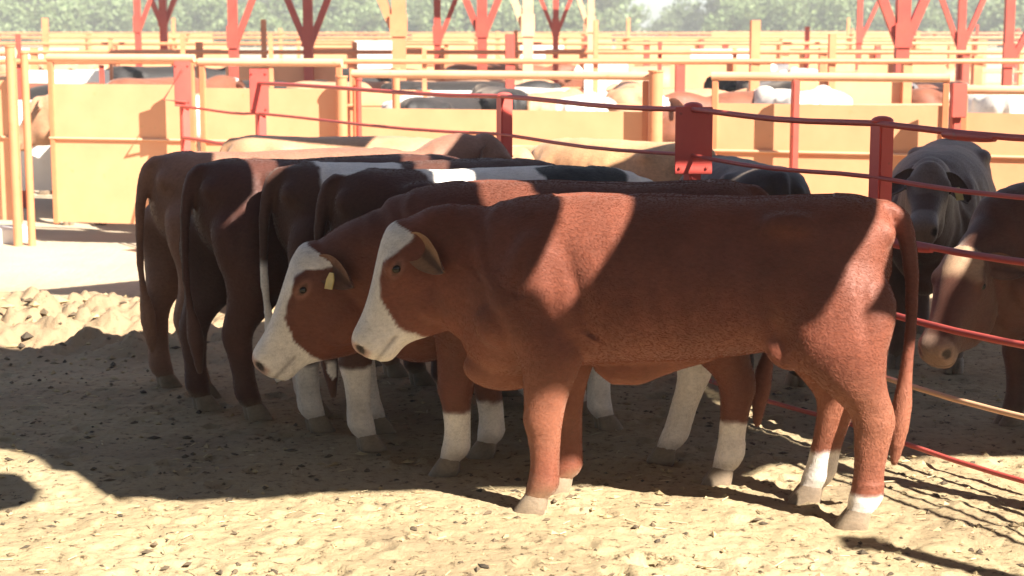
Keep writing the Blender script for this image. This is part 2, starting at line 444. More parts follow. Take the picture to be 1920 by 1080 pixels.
TORSO = [  # x, top, bottom, half width, power
    (-1.035, 1.21, 1.02, 0.075, 0.95), (-1.00, 1.285, 0.93, 0.16, 0.9), (-0.93, 1.325, 0.84, 0.225, 0.86), (-0.83, 1.338, 0.78, 0.262, 0.84),
    (-0.72, 1.335, 0.725, 0.278, 0.86), (-0.58, 1.325, 0.685, 0.288, 0.88), (-0.40, 1.322, 0.655, 0.312, 0.9), (-0.20, 1.325, 0.635, 0.330, 0.92),
    (0.0, 1.328, 0.620, 0.330, 0.92), (0.18, 1.325, 0.600, 0.305, 0.92), (0.32, 1.318, 0.572, 0.275, 0.92), (0.46, 1.295, 0.535, 0.245, 0.95),
    (0.57, 1.262, 0.550, 0.20, 0.98), (0.66, 1.225, 0.65, 0.14, 1.0)]
FRONT = [  # x, y, z, fore-aft radius, lateral radius
    (0.40, 0.17, 1.02, 0.14, 0.085), (0.36, 0.20, 0.88, 0.165, 0.095), (0.29, 0.20, 0.74, 0.150, 0.09), (0.265, 0.19, 0.64, 0.124, 0.086),
    (0.275, 0.18, 0.54, 0.100, 0.074), (0.285, 0.175, 0.455, 0.084, 0.068), (0.292, 0.17, 0.385, 0.080, 0.070), (0.285, 0.17, 0.325, 0.068, 0.058),
    (0.278, 0.17, 0.22, 0.060, 0.052), (0.280, 0.17, 0.15, 0.063, 0.056), (0.286, 0.17, 0.11, 0.066, 0.060), (0.305, 0.17, 0.07, 0.050, 0.050)]
HIND = [
    (-0.72, 0.14, 1.14, 0.19, 0.10), (-0.80, 0.18, 1.00, 0.225, 0.115), (-0.82, 0.20, 0.86, 0.215, 0.115), (-0.80, 0.20, 0.74, 0.195, 0.118),
    (-0.83, 0.19, 0.64, 0.158, 0.100), (-0.88, 0.18, 0.55, 0.118, 0.078), (-0.922, 0.172, 0.485, 0.092, 0.066), (-0.938, 0.17, 0.425, 0.082, 0.064),
    (-0.930, 0.17, 0.35, 0.070, 0.057), (-0.918, 0.17, 0.24, 0.062, 0.052), (-0.910, 0.17, 0.16, 0.064, 0.056), (-0.900, 0.17, 0.115, 0.066, 0.060),
    (-0.880, 0.17, 0.07, 0.050, 0.050)]
HEAD = [  # t, top, bottom, half width, power (fractions of a 0.5 m head, metres)
    (-0.045, 0.115, -0.10, 0.066, 0.95), (0.0, 0.146, -0.16, 0.100, 0.9), (0.05, 0.146, -0.25, 0.114, 0.86), (0.11, 0.134, -0.305, 0.119, 0.85),
    (0.18, 0.114, -0.315, 0.108, 0.90), (0.25, 0.094, -0.282, 0.092, 0.92), (0.32, 0.078, -0.215, 0.080, 0.92), (0.39, 0.068, -0.148, 0.078, 0.88),
    (0.445, 0.066, -0.132, 0.084, 0.82), (0.490, 0.056, -0.118, 0.080, 0.82), (0.515, 0.022, -0.070, 0.058, 0.86)]

def remesh_object(vs, fs, voxel):
    me = bpy.data.meshes.new("tmp"); me.from_pydata([tuple(v) for v in vs], [], fs)
    ob = bpy.data.objects.new("tmp", me); COL.objects.link(ob)
    md = ob.modifiers.new("r", 'REMESH'); md.mode = 'VOXEL'; md.voxel_size = voxel
    dg = bpy.context.evaluated_depsgraph_get()
    ev = ob.evaluated_get(dg); m2 = ev.to_mesh()
    co = np.empty(len(m2.vertices) * 3, np.float32); m2.vertices.foreach_get("co", co); co = co.reshape(-1, 3).astype(float)
    Q = np.empty(len(m2.loops), np.int32); m2.loops.foreach_get("vertex_index", Q)
    tot = np.empty(len(m2.polygons), np.int32); m2.polygons.foreach_get("loop_total", tot)
    assert (tot == 4).all()
    Q = Q.reshape(-1, 4)
    ev.to_mesh_clear(); bpy.data.objects.remove(ob); bpy.data.meshes.remove(me)
    return co, Q
def smooth_np(co, Q, it, lam=0.5):
    E = np.concatenate([Q[:, [0, 1]], Q[:, [1, 2]], Q[:, [2, 3]], Q[:, [3, 0]]])
    E = np.unique(np.sort(E, 1), axis=0)
    n = len(co); deg = np.bincount(E.ravel(), minlength=n).astype(float)[:, None]
    for k in range(it):
        acc = np.stack([np.bincount(E[:, 0], co[E[:, 1], j], n) + np.bincount(E[:, 1], co[E[:, 0], j], n) for j in range(3)], 1)
        co = co + lam * (acc / deg - co)
    return co
def vnormals(co, Q):
    a = co[Q[:, 2]] - co[Q[:, 0]]; b = co[Q[:, 3]] - co[Q[:, 1]]
    fn = np.cross(a, b); vn = np.zeros_like(co)
    for k in range(4): np.add.at(vn, Q[:, k], fn)
    return vn / (np.linalg.norm(vn, axis=1)[:, None] + 1e-12)

def make_cow(name, loc, heading, label, cat, coat, P0=(0.90, 0, 1.12), h=(0.62, 0, -0.78), roll=0.0, voxel=0.0135, scale=1.0, hs=1.14,
             legs=None, tail=None, group="cattle standing in the pens", bull=False, eyes=True, ears=(0.60, 0.30, -0.62), tag_ear=None, tail_sway=0.0, girth=1.0, sheath=False, hair=0):
    legs = legs or {}
    vs, fs, toes = [], [], []
    def put(r):
        k = len(vs); vs.extend(r[0]); fs.extend([tuple(i + k for i in f) for f in r[1]])
    # trunk
    T = catmull(TORSO, 2)
    rings = []
    for x, top, bot, hw, p in T:
        mid = bot + (top - bot) * 0.47
        rings.append((Vector((x, 0, mid)), VY * hw * girth, VZ * (top - mid), VZ * (bot - mid), p))
    put(loft(rings, 32))
    # head frame
    O = Vector(P0); H = Vector(h).normalized()
    S = (VZ.cross(H)).normalized()                 # left side of the head
    S = (Matrix.Rotation(roll, 3, H) @ S)
    Nn = H.cross(S).normalized()
    # neck, from the shoulders to the back of the skull
    a0, a3 = Vector((0.40, 0, 0.93)), O - Nn * 0.035 + H * 0.03
    d0 = Vector((1, 0, 0.12)); d3 = (H * 0.55 + Vector((0.45, 0, 0.0)) + (-Nn) * -0.0).normalized()
    L = (a3 - a0).length
    a1, a2 = a0 + d0 * L * 0.38, a3 - d3 * L * 0.30
    rings = []
    for i in range(9):
        t = i / 8
        c = a0 * (1 - t) ** 3 + a1 * 3 * t * (1 - t) ** 2 + a2 * 3 * t * t * (1 - t) + a3 * t ** 3
        dd = ((a1 - a0) * (1 - t) ** 2 + (a2 - a1) * 2 * t * (1 - t) + (a3 - a2) * t * t).normalized()
        lat = VY.lerp(S, t).normalized()
        up = dd.cross(lat).normalized()
        if up.dot(VZ.lerp(Nn, t)) < 0: up = -up
        e = t ** 0.85
        hu = 0.345 * (1 - e) + 0.165 * e
        hd = 0.36 * (1 - e) + 0.245 * e
        rings.append((c, lat * (0.225 * (1 - e) + 0.112 * e), up * hu, -up * hd, 0.96))
    put(loft(rings))
    # skull and muzzle
    H_, S_, N_ = H, S, Nn
    H, S, Nn = H * hs, S * hs, Nn * hs             # head drawn in its own size
    rings = [(O + H * t, S * w, Nn * tp, Nn * bt, p) for t, tp, bt, w, p in catmull(HEAD, 2)]
    put(loft(rings, 28))
    jaw = [(0.14, -0.15, 0.075, 0.06), (0.24, -0.145, 0.055, 0.045), (0.34, -0.115, 0.050, 0.034), (0.43, -0.088, 0.050, 0.026), (0.47, -0.076, 0.036, 0.018)]
    put(loft([(O + H * t + Nn * c, S * w, Nn * r, -Nn * r * 1.3, 0.9) for t, c, w, r in jaw], 20))
    def ball(c, r, n=12):
        rr = []
        for i in range(n + 1):
            a = math.pi * (i + 0.3) / (n + 0.6)
            rr.append((Vector(c) + VX * (-math.cos(a) * r[0]), VY * r[1] * math.sin(a), VZ * r[2] * math.sin(a), -VZ * r[2] * math.sin(a), 1.0))
        put(loft(rr, 16))
    def hball(t, s, n_, r):
        rr = []
        for i in range(11):
            a = math.pi * (i + 0.3) / 10.6
            rr.append((O + H * (t - math.cos(a) * r[0]) + S * s + Nn * n_, S * r[1] * math.sin(a), Nn * r[2] * math.sin(a), -Nn * r[2] * math.sin(a), 1.0))
        put(loft(rr, 14))
    hs_axes = (H, S, Nn)
    for sg in (1, -1):
        hball(0.115, sg * 0.102, 0.062, (0.050, 0.026, 0.034))       # brow
        hball(0.155, sg * 0.098, 0.022, (0.045, 0.020, 0.022))       # cheek ridge below the eye
        hball(0.47, sg * 0.048, 0.012, (0.032, 0.030, 0.032))        # nostril flare
        hball(0.15, sg * 0.080, -0.155, (0.11, 0.036, 0.10))         # jaw muscle
        ball((0.33, sg * 0.215, 0.93), (0.15, 0.085, 0.26))          # shoulder blade
        ball((0.47, sg * 0.17, 0.80), (0.12, 0.09, 0.12))            # point of the shoulder
        ball((-0.64, sg * 0.215, 1.225), (0.12, 0.06, 0.06))        # hip bone
        ball((-0.66, sg * 0.20, 0.73), (0.11, 0.05, 0.10))           # flank fold
        ball((-0.985, sg * 0.10, 1.18), (0.06, 0.06, 0.07))          # pin bone
    ball((0.50, 0, 0.575), (0.17, 0.10, 0.10))                        # brisket
    if bull:
        ball((-0.74, 0, 0.645), (0.075, 0.065, 0.10))
    if sheath:
        put(loft([(Vector((x, 0, zt)), VY * w, VZ * 0.05, -VZ * dn, 1.0) for x, zt, w, dn in
                  [(-0.36, 0.66, 0.03, 0.03), (-0.22, 0.645, 0.045, 0.06), (-0.06, 0.63, 0.04, 0.115), (0.06, 0.625, 0.03, 0.115), (0.13, 0.62, 0.02, 0.05)]], 14))
    # legs
    feet = {}
    for key, prof in (("F", FRONT), ("H", HIND)):
        for sg, sd in ((1, "L"), (-1, "R")):
            dx, dy = legs.get(key + sd, (0.0, 0.0))
            zr = prof[1][2]
            rings = []
            pr = catmull(prof, 2)
            pts = []
            for x, y, z, rx, ry in pr:
                w = max(0.0, (zr - z) / zr); w = w ** 0.62
                pts.append((Vector((x + dx * w, sg * (y + dy * w), z)), rx, ry))
            for c, rx, ry in pts:
                rings.append((c, VY * ry, VX * rx, -VX * rx, 0.95))
            put(loft(rings, 20))
            b = pts[-1][0]
            feet[key + sd] = b
            for q in (1, -1):                                         # two toes
                off = VY * (0.026 * q)
                tl_ = [(b + off + Vector((dx2, 0, dz2)), VY * ry2, VX * rf, -VX * rb, 0.85) for dx2, dz2, ry2, rf, rb in
                       [(0.004, 0.012, 0.026, 0.040, 0.044), (0.010, -0.010, 0.0325, 0.052, 0.052), (0.020, -0.036, 0.035, 0.060, 0.058), (0.031, -0.066, 0.0365, 0.068, 0.064), (0.035, -0.078, 0.036, 0.068, 0.064), (0.036, -0.084, 0.031, 0.060, 0.058)]]
                toes.append(loft(tl_, 16))
                put(loft([(b + off * 0.9 + Vector((0.0, 0, 0.01)), VY * 0.032, VX * 0.048, -VX * 0.05, 0.9), (b + off * 0.9 + Vector((0.012, 0, -0.02)), VY * 0.030, VX * 0.046, -VX * 0.046, 0.9)], 14))
            put(loft([(b + Vector((-0.052, q * 0.022, 0.035)), VY * 0.012, VX * 0.014, -VX * 0.014, 1.0) if False else
                      (b + Vector((-0.048, 0, 0.045)), VY * 0.034, VX * 0.018, -VX * 0.018, 1.0),
                      (b + Vector((-0.056, 0, 0.012)), VY * 0.034, VX * 0.014, -VX * 0.014, 1.0)], 10))   # dew claws
    # tail
    tp = tail or [(-0.97, 0, 1.315, 0.045), (-1.045, 0, 1.255, 0.038), (-1.085, 0, 1.12, 0.031), (-1.10, 0, 0.95, 0.027), (-1.10, 0, 0.75, 0.025),
                  (-1.085, 0, 0.60, 0.024), (-1.07, 0, 0.50, 0.036), (-1.055, 0, 0.40, 0.042), (-1.045, 0, 0.30, 0.030), (-1.04, 0, 0.22, 0.014)]
    rings = []
    for x, y, z, r in catmull(tp, 3):
        w = max(0, (1.3 - z))
        r = max(r, voxel * 0.95)
        rings.append((Vector((x, y + tail_sway * w, z)), VY * r, VX * r, -VX * r, 1.0))
    put(loft(rings, 14))
    co, Q = remesh_object(vs, fs, voxel)
    co = smooth_np(co, Q, 5 if voxel < 0.02 else 2)
    if voxel < 0.02:                                   # melt the muscles of the trunk together, keep head, tail and lower legs crisp
        rel0 = co - np.array(O); tt = rel0 @ np.array(H_) / hs
        wgt = np.clip((co[:, 2] - 0.50) / 0.15, 0, 1) * np.clip((-0.02 - tt) / 0.12, 0, 1) * np.clip((co[:, 0] + 1.02) / 0.06, 0, 1)
        sm = smooth_np(co, Q, 18); co = co + (sm - co) * wgt[:, None]
    # nostrils pushed in
    H, S, Nn = H_, S_, N_
    Hn, Sn, NN, On = np.array(H), np.array(S), np.array(Nn), np.array(O)
    rel = (co - On) / hs
    t_, s_, n_ = rel @ Hn, rel @ Sn, rel @ NN
    for sg in (1, -1):
        d = np.sqrt(((t_ - 0.492) / 0.026) ** 2 + ((s_ - sg * 0.060) / 0.020) ** 2 + ((n_ - 0.008) / 0.026) ** 2)
        co -= (np.clip(1 - d / 1.3, 0, 1)[:, None]) * (Hn * 0.022 + Sn * sg * 0.008)
    # mouth line
    d = np.exp(-((n_ + 0.068 + (t_ - 0.50) * -0.16) / 0.008) ** 2) * (t_ > 0.38) * (np.abs(s_) > 0.01)
    vn = vnormals(co, Q)
    co -= vn * (d * 0.005)[:, None]
    # skin folds on neck and behind the elbow, muscle grain
    if voxel < 0.02:
        q = co * np.array([5.0, 5.0, 5.0]); w = perlin(q + 11.3) * 0.006 + perlin(co * 14.0 + 5.1) * 0.0022
        w = w * (co[:, 2] > 0.2) * (t_ < 0.1)
        fold = np.sin((co[:, 0] * 0.9 - co[:, 2] * 0.35) * 60 + perlin(co * 6.0) * 5) * np.exp(-((co[:, 0] - 0.60) / 0.12) ** 2) * 0.0028 * (t_ < 0.0)
        x_, y_, z_ = co.T; ay = np.abs(y_)
        G = lambda a, c, r: np.exp(-((a - c) / r) ** 2)
        side = np.clip((ay - 0.12) / 0.08, 0, 1)
        rel_ = -0.022 * G(x_, -0.46, 0.13) * G(z_, 1.16, 0.09) * side                                    # hollow of the flank
        rel_ += 0.0035 * np.sin((x_ + 0.16 * (1.2 - z_)) * 62) * G(x_, -0.14, 0.24) * G(z_, 0.95, 0.24) * side   # ribs
        rel_ += -0.013 * G(x_ - 0.10 - 0.30 * (z_ - 0.75), 0.0, 0.035) * np.clip((1.22 - z_) / 0.2, 0, 1) * np.clip((z_ - 0.60) / 0.08, 0, 1) * side  # behind the shoulder
        rel_ += -0.009 * G(x_ - 0.40 + 0.25 * (z_ - 0.95), 0.0, 0.025) * G(z_, 0.98, 0.16) * side                # shoulder blade and arm
        rel_ += -0.010 * G(x_ + 0.925 - 0.10 * (z_ - 0.9), 0.0, 0.028) * G(z_, 0.92, 0.18) * side                # split of the thigh
        rel_ += -0.012 * G(x_ + 0.60 - 0.25 * (z_ - 0.8), 0.0, 0.035) * G(z_, 0.82, 0.13) * side                 # fold of the flank
        rel_ += -0.010 * G(y_, 0.0, 0.05) * np.clip((z_ - 1.2) / 0.1, 0, 1) * (x_ < 0.3) * (x_ > -0.8)           # groove of the back
        rel_ *= (t_ < -0.02)
        co += vn * (w * 1.25 + fold * 1.6 + rel_)[:, None]
    nb = len(co)
    allv = [co]; allq = [Q]
    # ears: cupped leaves, joined into the body mesh
    ear_id = [np.zeros(nb)]
    for tv, tf in toes:
        base = sum(len(x) for x in allv)
        allv.append(np.array([tuple(p) for p in tv])); allq.append(np.array([f for f in tf if len(f) == 4]) + base)
        n16 = 16; e = base + len(tv) - n16
        cq = [(e + k, e + k + 1, e + n16 - 2 - k, e + n16 - 1 - k) for k in range(n16 // 2 - 1)]
        allq.append(np.array(cq)); ear_id.append(np.zeros(len(tv)) + 3.0)
    for sg in (1, -1):
        e = (S * (ears[0] * sg) - VX * ears[1] + Vector((0, 0, ears[2]))).normalized()
        opn = (VX * 0.45 + S * sg * 0.85 + VZ * 0.1); opn = (opn - e * opn.dot(e)).normalized()
        wd = e.cross(opn).normalized()
        root = O + (H * 0.0 + S * sg * 0.070 + Nn * 0.040) * hs
        NU, NV = 13, 11
        g = []
        for side in (0, 1):
            for i in range(NU):
                u = i / (NU - 1)
                wv = 0.006 + 0.060 * max(0.0, math.sin(math.pi * (0.06 + 0.92 * u ** 0.85))) ** 0.7
                for j in range(NV):
                    v = (j / (NV - 1)) * 2 - 1
                    cup = 0.050 * (v * v) * (1 - 0.45 * u) - 0.022
                    thick = 0.011 * (1 - abs(v) ** 3) * (1 - 0.5 * u) + 0.0015
                    p = root + e * (u * 0.215 - 0.005) + wd * (v * wv) + opn * (cup + (thick if side == 0 else -thick)) - opn * 0.02 * u * u
                    g.append(p)
        n2 = NU * NV; fq = []
        for side in (0, 1):
            for i in range(NU - 1):
                for j in range(NV - 1):
                    a = side * n2 + i * NV + j
                    qd = (a, a + 1, a + NV + 1, a + NV)
                    fq.append(qd if side == 0 else qd[::-1])
        bd = [(i, 0) for i in range(NU)] + [(NU - 1, j) for j in range(1, NV)] + [(i, NV - 1) for i in range(NU - 2, -1, -1)] + [(0, j) for j in range(NV - 2, -1, -1)]
        for k in range(len(bd) - 1):
            a, b2 = bd[k][0] * NV + bd[k][1], bd[k + 1][0] * NV + bd[k + 1][1]
            fq.append((a, a + n2, b2 + n2, b2))
        base = sum(len(x) for x in allv)
        arr = np.array([tuple(p) for p in g])
        jit = perlin(arr * 18.0)[:, None] * 0.006
        allv.append(arr + jit * np.array(opn)); allq.append(np.array(fq) + base)
        ids = np.full(len(g), 1.0); ids[:n2] = 2.0 + np.tile(np.abs(np.linspace(-1, 1, NV)), NU) * 0.5
        ear_id.append(ids)
        if tag_ear == sg:
            eartag = (root + e * 0.10 + opn * 0.012, e, wd, opn)
    co = np.concatenate(allv); Q = np.concatenate(allq); ear_id = np.concatenate(ear_id)
    rel = (co - On) / hs
    hd = dict(t=rel @ Hn, s=rel @ Sn, n=rel @ NN, ear=ear_id)
    fl = {k: np.array(v) for k, v in feet.items()}
    col = coat(co, hd, fl)
    me = np_mesh(name, co, Q)
    at = me.color_attributes.new("coat", 'FLOAT_COLOR', 'POINT')
    at.data.foreach_set("color", np.concatenate([col, np.ones((len(col), 1))], 1).astype(np.float32).ravel())
    me.materials.append(M_COAT)
    root_o = bpy.data.objects.new(name, me); COL.objects.link(root_o)
    root_o.location = loc; root_o.rotation_euler = (0, 0, heading); root_o.scale = scale if isinstance(scale, tuple) else (scale,) * 3
    tag(root_o, label, cat, group)
    if hair:
        P3 = co[Q]; ar = np.linalg.norm(np.cross(P3[:, 2] - P3[:, 0], P3[:, 3] - P3[:, 1]), axis=1)
        rs = np.random.RandomState(2); fi = rs.choice(len(Q), hair, p=ar / ar.sum())
        a, b = rs.rand(hair, 1), rs.rand(hair, 1)
        bl = lambda A: (A[:, 0] * (1 - a) + A[:, 1] * a) * (1 - b) + (A[:, 3] * (1 - a) + A[:, 2] * a) * b
        root = bl(P3[fi]); vnn = vnormals(co, Q); nr = bl(vnn[Q][fi]); nr /= np.linalg.norm(nr, axis=1)[:, None] + 1e-9
        cc = bl(col[Q][fi])
        fl_ = np.tile(np.array([-1.0, 0, -0.55]), (hair, 1))
        hm = ((root - On) / hs) @ Hn > -0.02
        fl_[hm] = -Hn * 0.8 + np.array([0, 0, -0.2])
        low = (root[:, 2] < 0.55) & ~hm; fl_[low] = np.array([-0.25, 0, -1.0])
        fl_ = fl_ + np.stack([perlin(root * 2.6 + 2.0), perlin(root * 2.6 + 31.0), perlin(root * 2.6 + 63.0)], 1) * 0.9 + rs.normal(size=(hair, 3)) * 0.12
        fl_ -= nr * (fl_ * nr).sum(1)[:, None]; fl_ /= np.linalg.norm(fl_, axis=1)[:, None] + 1e-9
        L = (0.0065 + 0.005 * rs.rand(hair, 1)); keep = np.ones(hair, bool)
        isear = ear_id[Q[fi][:, 0]]; keep &= (isear < 2.9)
        pts = np.stack([root - nr * 0.001, root + fl_ * L * 0.45 + nr * L * 0.07, root + fl_ * L + nr * L * 0.06], 1)[keep]
        cv = bpy.data.hair_curves.new("hair"); cv.add_curves([3] * len(pts))
        cv.position_data.foreach_set("vector", pts.astype(np.float32).ravel())
        ra = cv.attributes.new("radius", 'FLOAT', 'POINT'); ra.data.foreach_set("value", np.tile(np.array([0.0006, 0.0005, 0.0002], np.float32), len(pts)))
        ca = cv.attributes.new("coat", 'FLOAT_COLOR', 'CURVE')
        cj = np.clip(cc[keep] * (1.02 + 0.14 * rs.rand(keep.sum(), 1)), 0, 1)
        ca.data.foreach_set("color", np.concatenate([cj, np.ones((len(cj), 1))], 1).astype(np.float32).ravel())
        cv.materials.append(M_HAIR)
        ho_ = bpy.data.objects.new("hair", cv); COL.objects.link(ho_); ho_.parent = root_o
    if eyes:
        for sg in (1, -1):
            bm = bmesh.new(); bmesh.ops.create_uvsphere(bm, u_segments=16, v_segments=10, radius=0.021)
            me2 = bpy.data.meshes.new("eye"); bm.to_mesh(me2); bm.free()
            for p in me2.polygons: p.use_smooth = True
            me2.materials.append(M_EYE)
            eo = bpy.data.objects.new("eye", me2); COL.objects.link(eo); eo.parent = root_o
            eo.location = O + (H * 0.128 + S * sg * 0.108 + Nn * 0.040) * hs
    if tag_ear:
        p, e, wd, opn = eartag
        mb = MB()
        q = [(-0.012, 0), (0.012, 0), (0.024, 0.03), (0.024, 0.075), (-0.024, 0.075), (-0.024, 0.03)]
        dn = (Vector((0, 0, -1)) * 0.8 + e * 0.4 + Vector((0.45, 0, 0))).normalized()
        sd = opn.cross(dn).normalized(); nn = sd.cross(dn).normalized()
        v1 = [p + sd * a + dn * b2 + nn * 0.003 for a, b2 in q]; v2 = [p + sd * a + dn * b2 - nn * 0.003 for a, b2 in q]
        mb.add(v1 + v2, [tuple(range(6)), tuple(range(11, 5, -1))] + [(i, (i + 1) % 6, 6 + (i + 1) % 6, 6 + i) for i in range(6)])
        mb.build("ear_tag", M_TAG, root_o)
    return root_o

def sstep(x, a, b):
    t = np.clip((x - a) / (b - a + 1e-9), 0, 1); return t * t * (3 - 2 * t)
def coat_fn(base=BROWN, dark=DARK, face=None, socks=None, belly=None, patches=(), legs_dark=0.0, muzzle=PINK, lighten=None, tail_tip=None, tail_z=0.56, ear_in=None, white=WHITE):
    socks = socks or {}
    def fn(co, hd, feet):
        n = len(co)
        nz = perlin(co * 9.0 + 3.3) * 0.5 + perlin(co * 23.0 + 1.7) * 0.3
        col = np.tile(np.array(base), (n, 1))
        def lay(mask, c):
            nonlocal col
            mask = np.clip(mask, 0, 1)[:, None]; col = col * (1 - mask) + np.array(c) * mask
        # darker along the neck and lower shoulder, as the coat itself is
        lay(sstep(perlin(co * 2.2 + 7.7), 0.0, 0.5) * 0.35, dark)
        x, y, z = co.T
        t, s, nn, ear = hd['t'], hd['s'], hd['n'], hd['ear']
        if lighten is not None: lay(sstep(0.72 - z + nz * 0.06, 0.0, 0.25) * 0.5 * sstep(z, 0.05, 0.45), lighten)
        for (c, r, cc) in patches:
            d = np.sqrt((((co - np.array(c)) / np.array(r)) ** 2).sum(1)) + nz * 0.28
            lay(sstep(1.05 - d, 0.0, 0.08) * (ear == 0) * (t < 0.0), cc)
        if belly is not None: lay(sstep(belly - z + nz * 0.07, 0.0, 0.03) * (z > 0.45) * (x < 0.05) * (x > -0.7) * (t < 0), white)
        for key, hgt in socks.items():
            f = feet[key]
            m = sstep(hgt - z + nz * 0.05, 0, 0.025) * (np.abs(y - f[1]) < 0.14) * (np.abs(x - f[0]) < 0.26)
            lay(m, white)
        # hooves
        for f in feet.values():
            lay(sstep(0.13 - z + nz * 0.06, 0, 0.06) * (np.hypot(x - f[0], y - f[1]) < 0.16) * 0.45, (0.22, 0.155, 0.085))
        if tail_tip is not None: lay(sstep(tail_z - z + nz * 0.05, 0, 0.06) * (x < -1.0) * (z > 0.12), tail_tip)
        lay((ear == 3) * 1.0, (0.28, 0.215, 0.15)); lay((ear == 3) * np.clip(nz * 1.5 + 0.2, 0, 1), (0.08, 0.055, 0.04))
        lay(np.clip(perlin(co * 6.5 + 9.1) * 1.6 + 0.1, 0, 1) * sstep(0.42 - z, 0, 0.3) * 0.45 * (ear == 0), (0.24, 0.17, 0.10))
        head = (t > -0.02) & (ear == 0) & (x > 0.55)
        nz2 = nz * 0.03
        if face == 'blaze':        # white strip down the front of the face, white muzzle, brown cheeks
            b = np.interp(t, [0.0, 0.05, 0.13, 0.20, 0.27, 0.34, 0.40], [0.035, 0.055, 0.088, 0.072, 0.030, -0.08, -0.2])
            lay(sstep(nn - b + nz2, 0, 0.012) * head, white)
            lay(sstep(t - 0.335 + nz2, 0, 0.015) * head * (nn < 0.2) * (nn > -0.25), white)
        elif face == 'broad':      # broad white forehead with an eye patch
            b = np.interp(t, [-0.05, 0.0, 0.06, 0.11, 0.19, 0.27, 0.33, 0.38], [-0.03, 0.00, 0.065, 0.088, 0.062, 0.035, -0.06, -0.3])
            lay(sstep(nn - b + nz2, 0, 0.012) * head, white)
            lay(sstep(t - 0.34 + nz2, 0, 0.015) * head, white)
        elif face == 'pale_muzzle':
            lay(sstep(t - 0.36 + nz2, 0, 0.02) * head * 0.75, (0.30, 0.24, 0.21))
            lay(sstep(nn - 0.06 + nz2, 0, 0.03) * head * 0.35 * (t < 0.25), (0.30, 0.22, 0.17))
        elif face == 'pale_brow':
            lay(sstep(nn - 0.065 + nz2, 0, 0.03) * sstep(0.17 - t + nz2, 0, 0.06) * head * 0.8, (0.50, 0.33, 0.21))
            lay(sstep(t - 0.42 + nz2, 0, 0.03) * head * 0.6, (0.36, 0.25, 0.19))
        if face in ('blaze', 'broad'):
            lay(sstep(t - 0.468, 0, 0.02) * sstep(nn + 0.05, 0, 0.03) * head * 0.75, muzzle)
            for sg in (1, -1):
                d = np.sqrt(((t - 0.128) / 0.050) ** 2 + ((nn - 0.038) / 0.030) ** 2 + ((s - sg * 0.11) / 0.05) ** 2)
                lay(sstep(1.2 - d, 0, 0.6) * head * 0.55, (0.36, 0.17, 0.12))
        for sg in (1, -1):         # eyelid rims and nostrils
            d = np.sqrt(((t - 0.128) / 0.034) ** 2 + ((nn - 0.040) / 0.020) ** 2 + ((s - sg * 0.11) / 0.05) ** 2)
            lay(sstep(1.0 - d, 0, 0.35) * head * 0.7, (0.05, 0.025, 0.018))
            d = np.sqrt(((t - 0.49) / 0.026) ** 2 + ((s - sg * 0.062) / 0.022) ** 2 + ((nn - 0.006) / 0.026) ** 2)
            lay(sstep(1.15 - d, 0, 0.4) * head, (0.03, 0.018, 0.015))
        lay((np.exp(-((nn + 0.068 + (t - 0.50) * -0.16) / 0.008) ** 2)) * (t > 0.38) * head * 0.5, (0.10, 0.06, 0.05))
        if ear_in is not None:
            inner = (ear >= 2) & (ear < 2.9); lay(inner * np.clip(0.7 + nz, 0, 1), ear_in); lay(inner * sstep(2.27 - ear, 0, 0.2) * 0.85, (0.07, 0.028, 0.018))
            lay((ear == 1) * 0.4, dark)
        return np.clip(col * (1 + nz[:, None] * 0.16), 0.004, 1)
    return fn

def deg(a): return math.radians(a)
# broadside bull in front
def behind(px, d, hd, back=1.05):
    """origin of a beast whose tail hangs at picture column px and distance d"""
    x = (px - 960) / F * d
    return (x + back * math.cos(deg(hd)), d + back * math.sin(deg(hd)), 0)
make_cow("bull", (0.475, 7.03, 0), deg(180 - 9.5), "red-brown bull with white blaze and long tail standing broadside in front", "bull",
         coat_fn(BROWN, (0.16, 0.046, 0.024), face='blaze', socks={'HL': 0.15, 'HR': 0.24}, lighten=(0.34, 0.135, 0.075), ear_in=(0.44, 0.26, 0.14)),
         P0=(0.835, 0.0, 1.105), h=(0.47, 0.08, -0.88), hs=1.05, legs={'FL': (0.03, 0), 'FR': (-0.03, -0.02), 'HL': (-0.06, 0), 'HR': (0.13, 0.0)},
         bull=True, hair=170000, sheath=True, voxel=0.0115, ears=(0.60, 0.52, -0.58), group="white faced bulls in front", scale=(1.035, 1.02, 1.0),
         tail=[(-0.96, 0, 1.315, 0.048), (-1.05, 0, 1.26, 0.044), (-1.095, 0.01, 1.13, 0.034), (-1.115, 0.02, 0.97, 0.029), (-1.115, 0.03, 0.80, 0.027),
               (-1.105, 0.03, 0.66, 0.028), (-1.095, 0.03, 0.52, 0.036), (-1.085, 0.03, 0.40, 0.038), (-1.075, 0.03, 0.30, 0.028), (-1.07, 0.03, 0.22, 0.012)])
make_cow("bull", (0.07, 7.66, 0), deg(180 - 8), "bull with broad white forehead, brown eye patch and ear tag, behind the broadside bull", "bull",
         coat_fn((0.165, 0.049, 0.028), DARK, face='broad', socks={'FL': 0.30, 'FR': 0.28, 'HL': 0.30, 'HR': 0.52}, belly=0.74, ear_in=(0.25, 0.13, 0.08)),
         P0=(0.90, 0.03, 0.925), h=(0.56, 0.10, -0.82), legs={'FL': (0.02, 0), 'FR': (-0.10, 0), 'HL': (-0.02, 0), 'HR': (0.26, 0.0)},
         bull=True, hair=150000, voxel=0.0115, ears=(0.60, 0.60, -0.45), tag_ear=1, group="white faced bulls in front", girth=0.9)
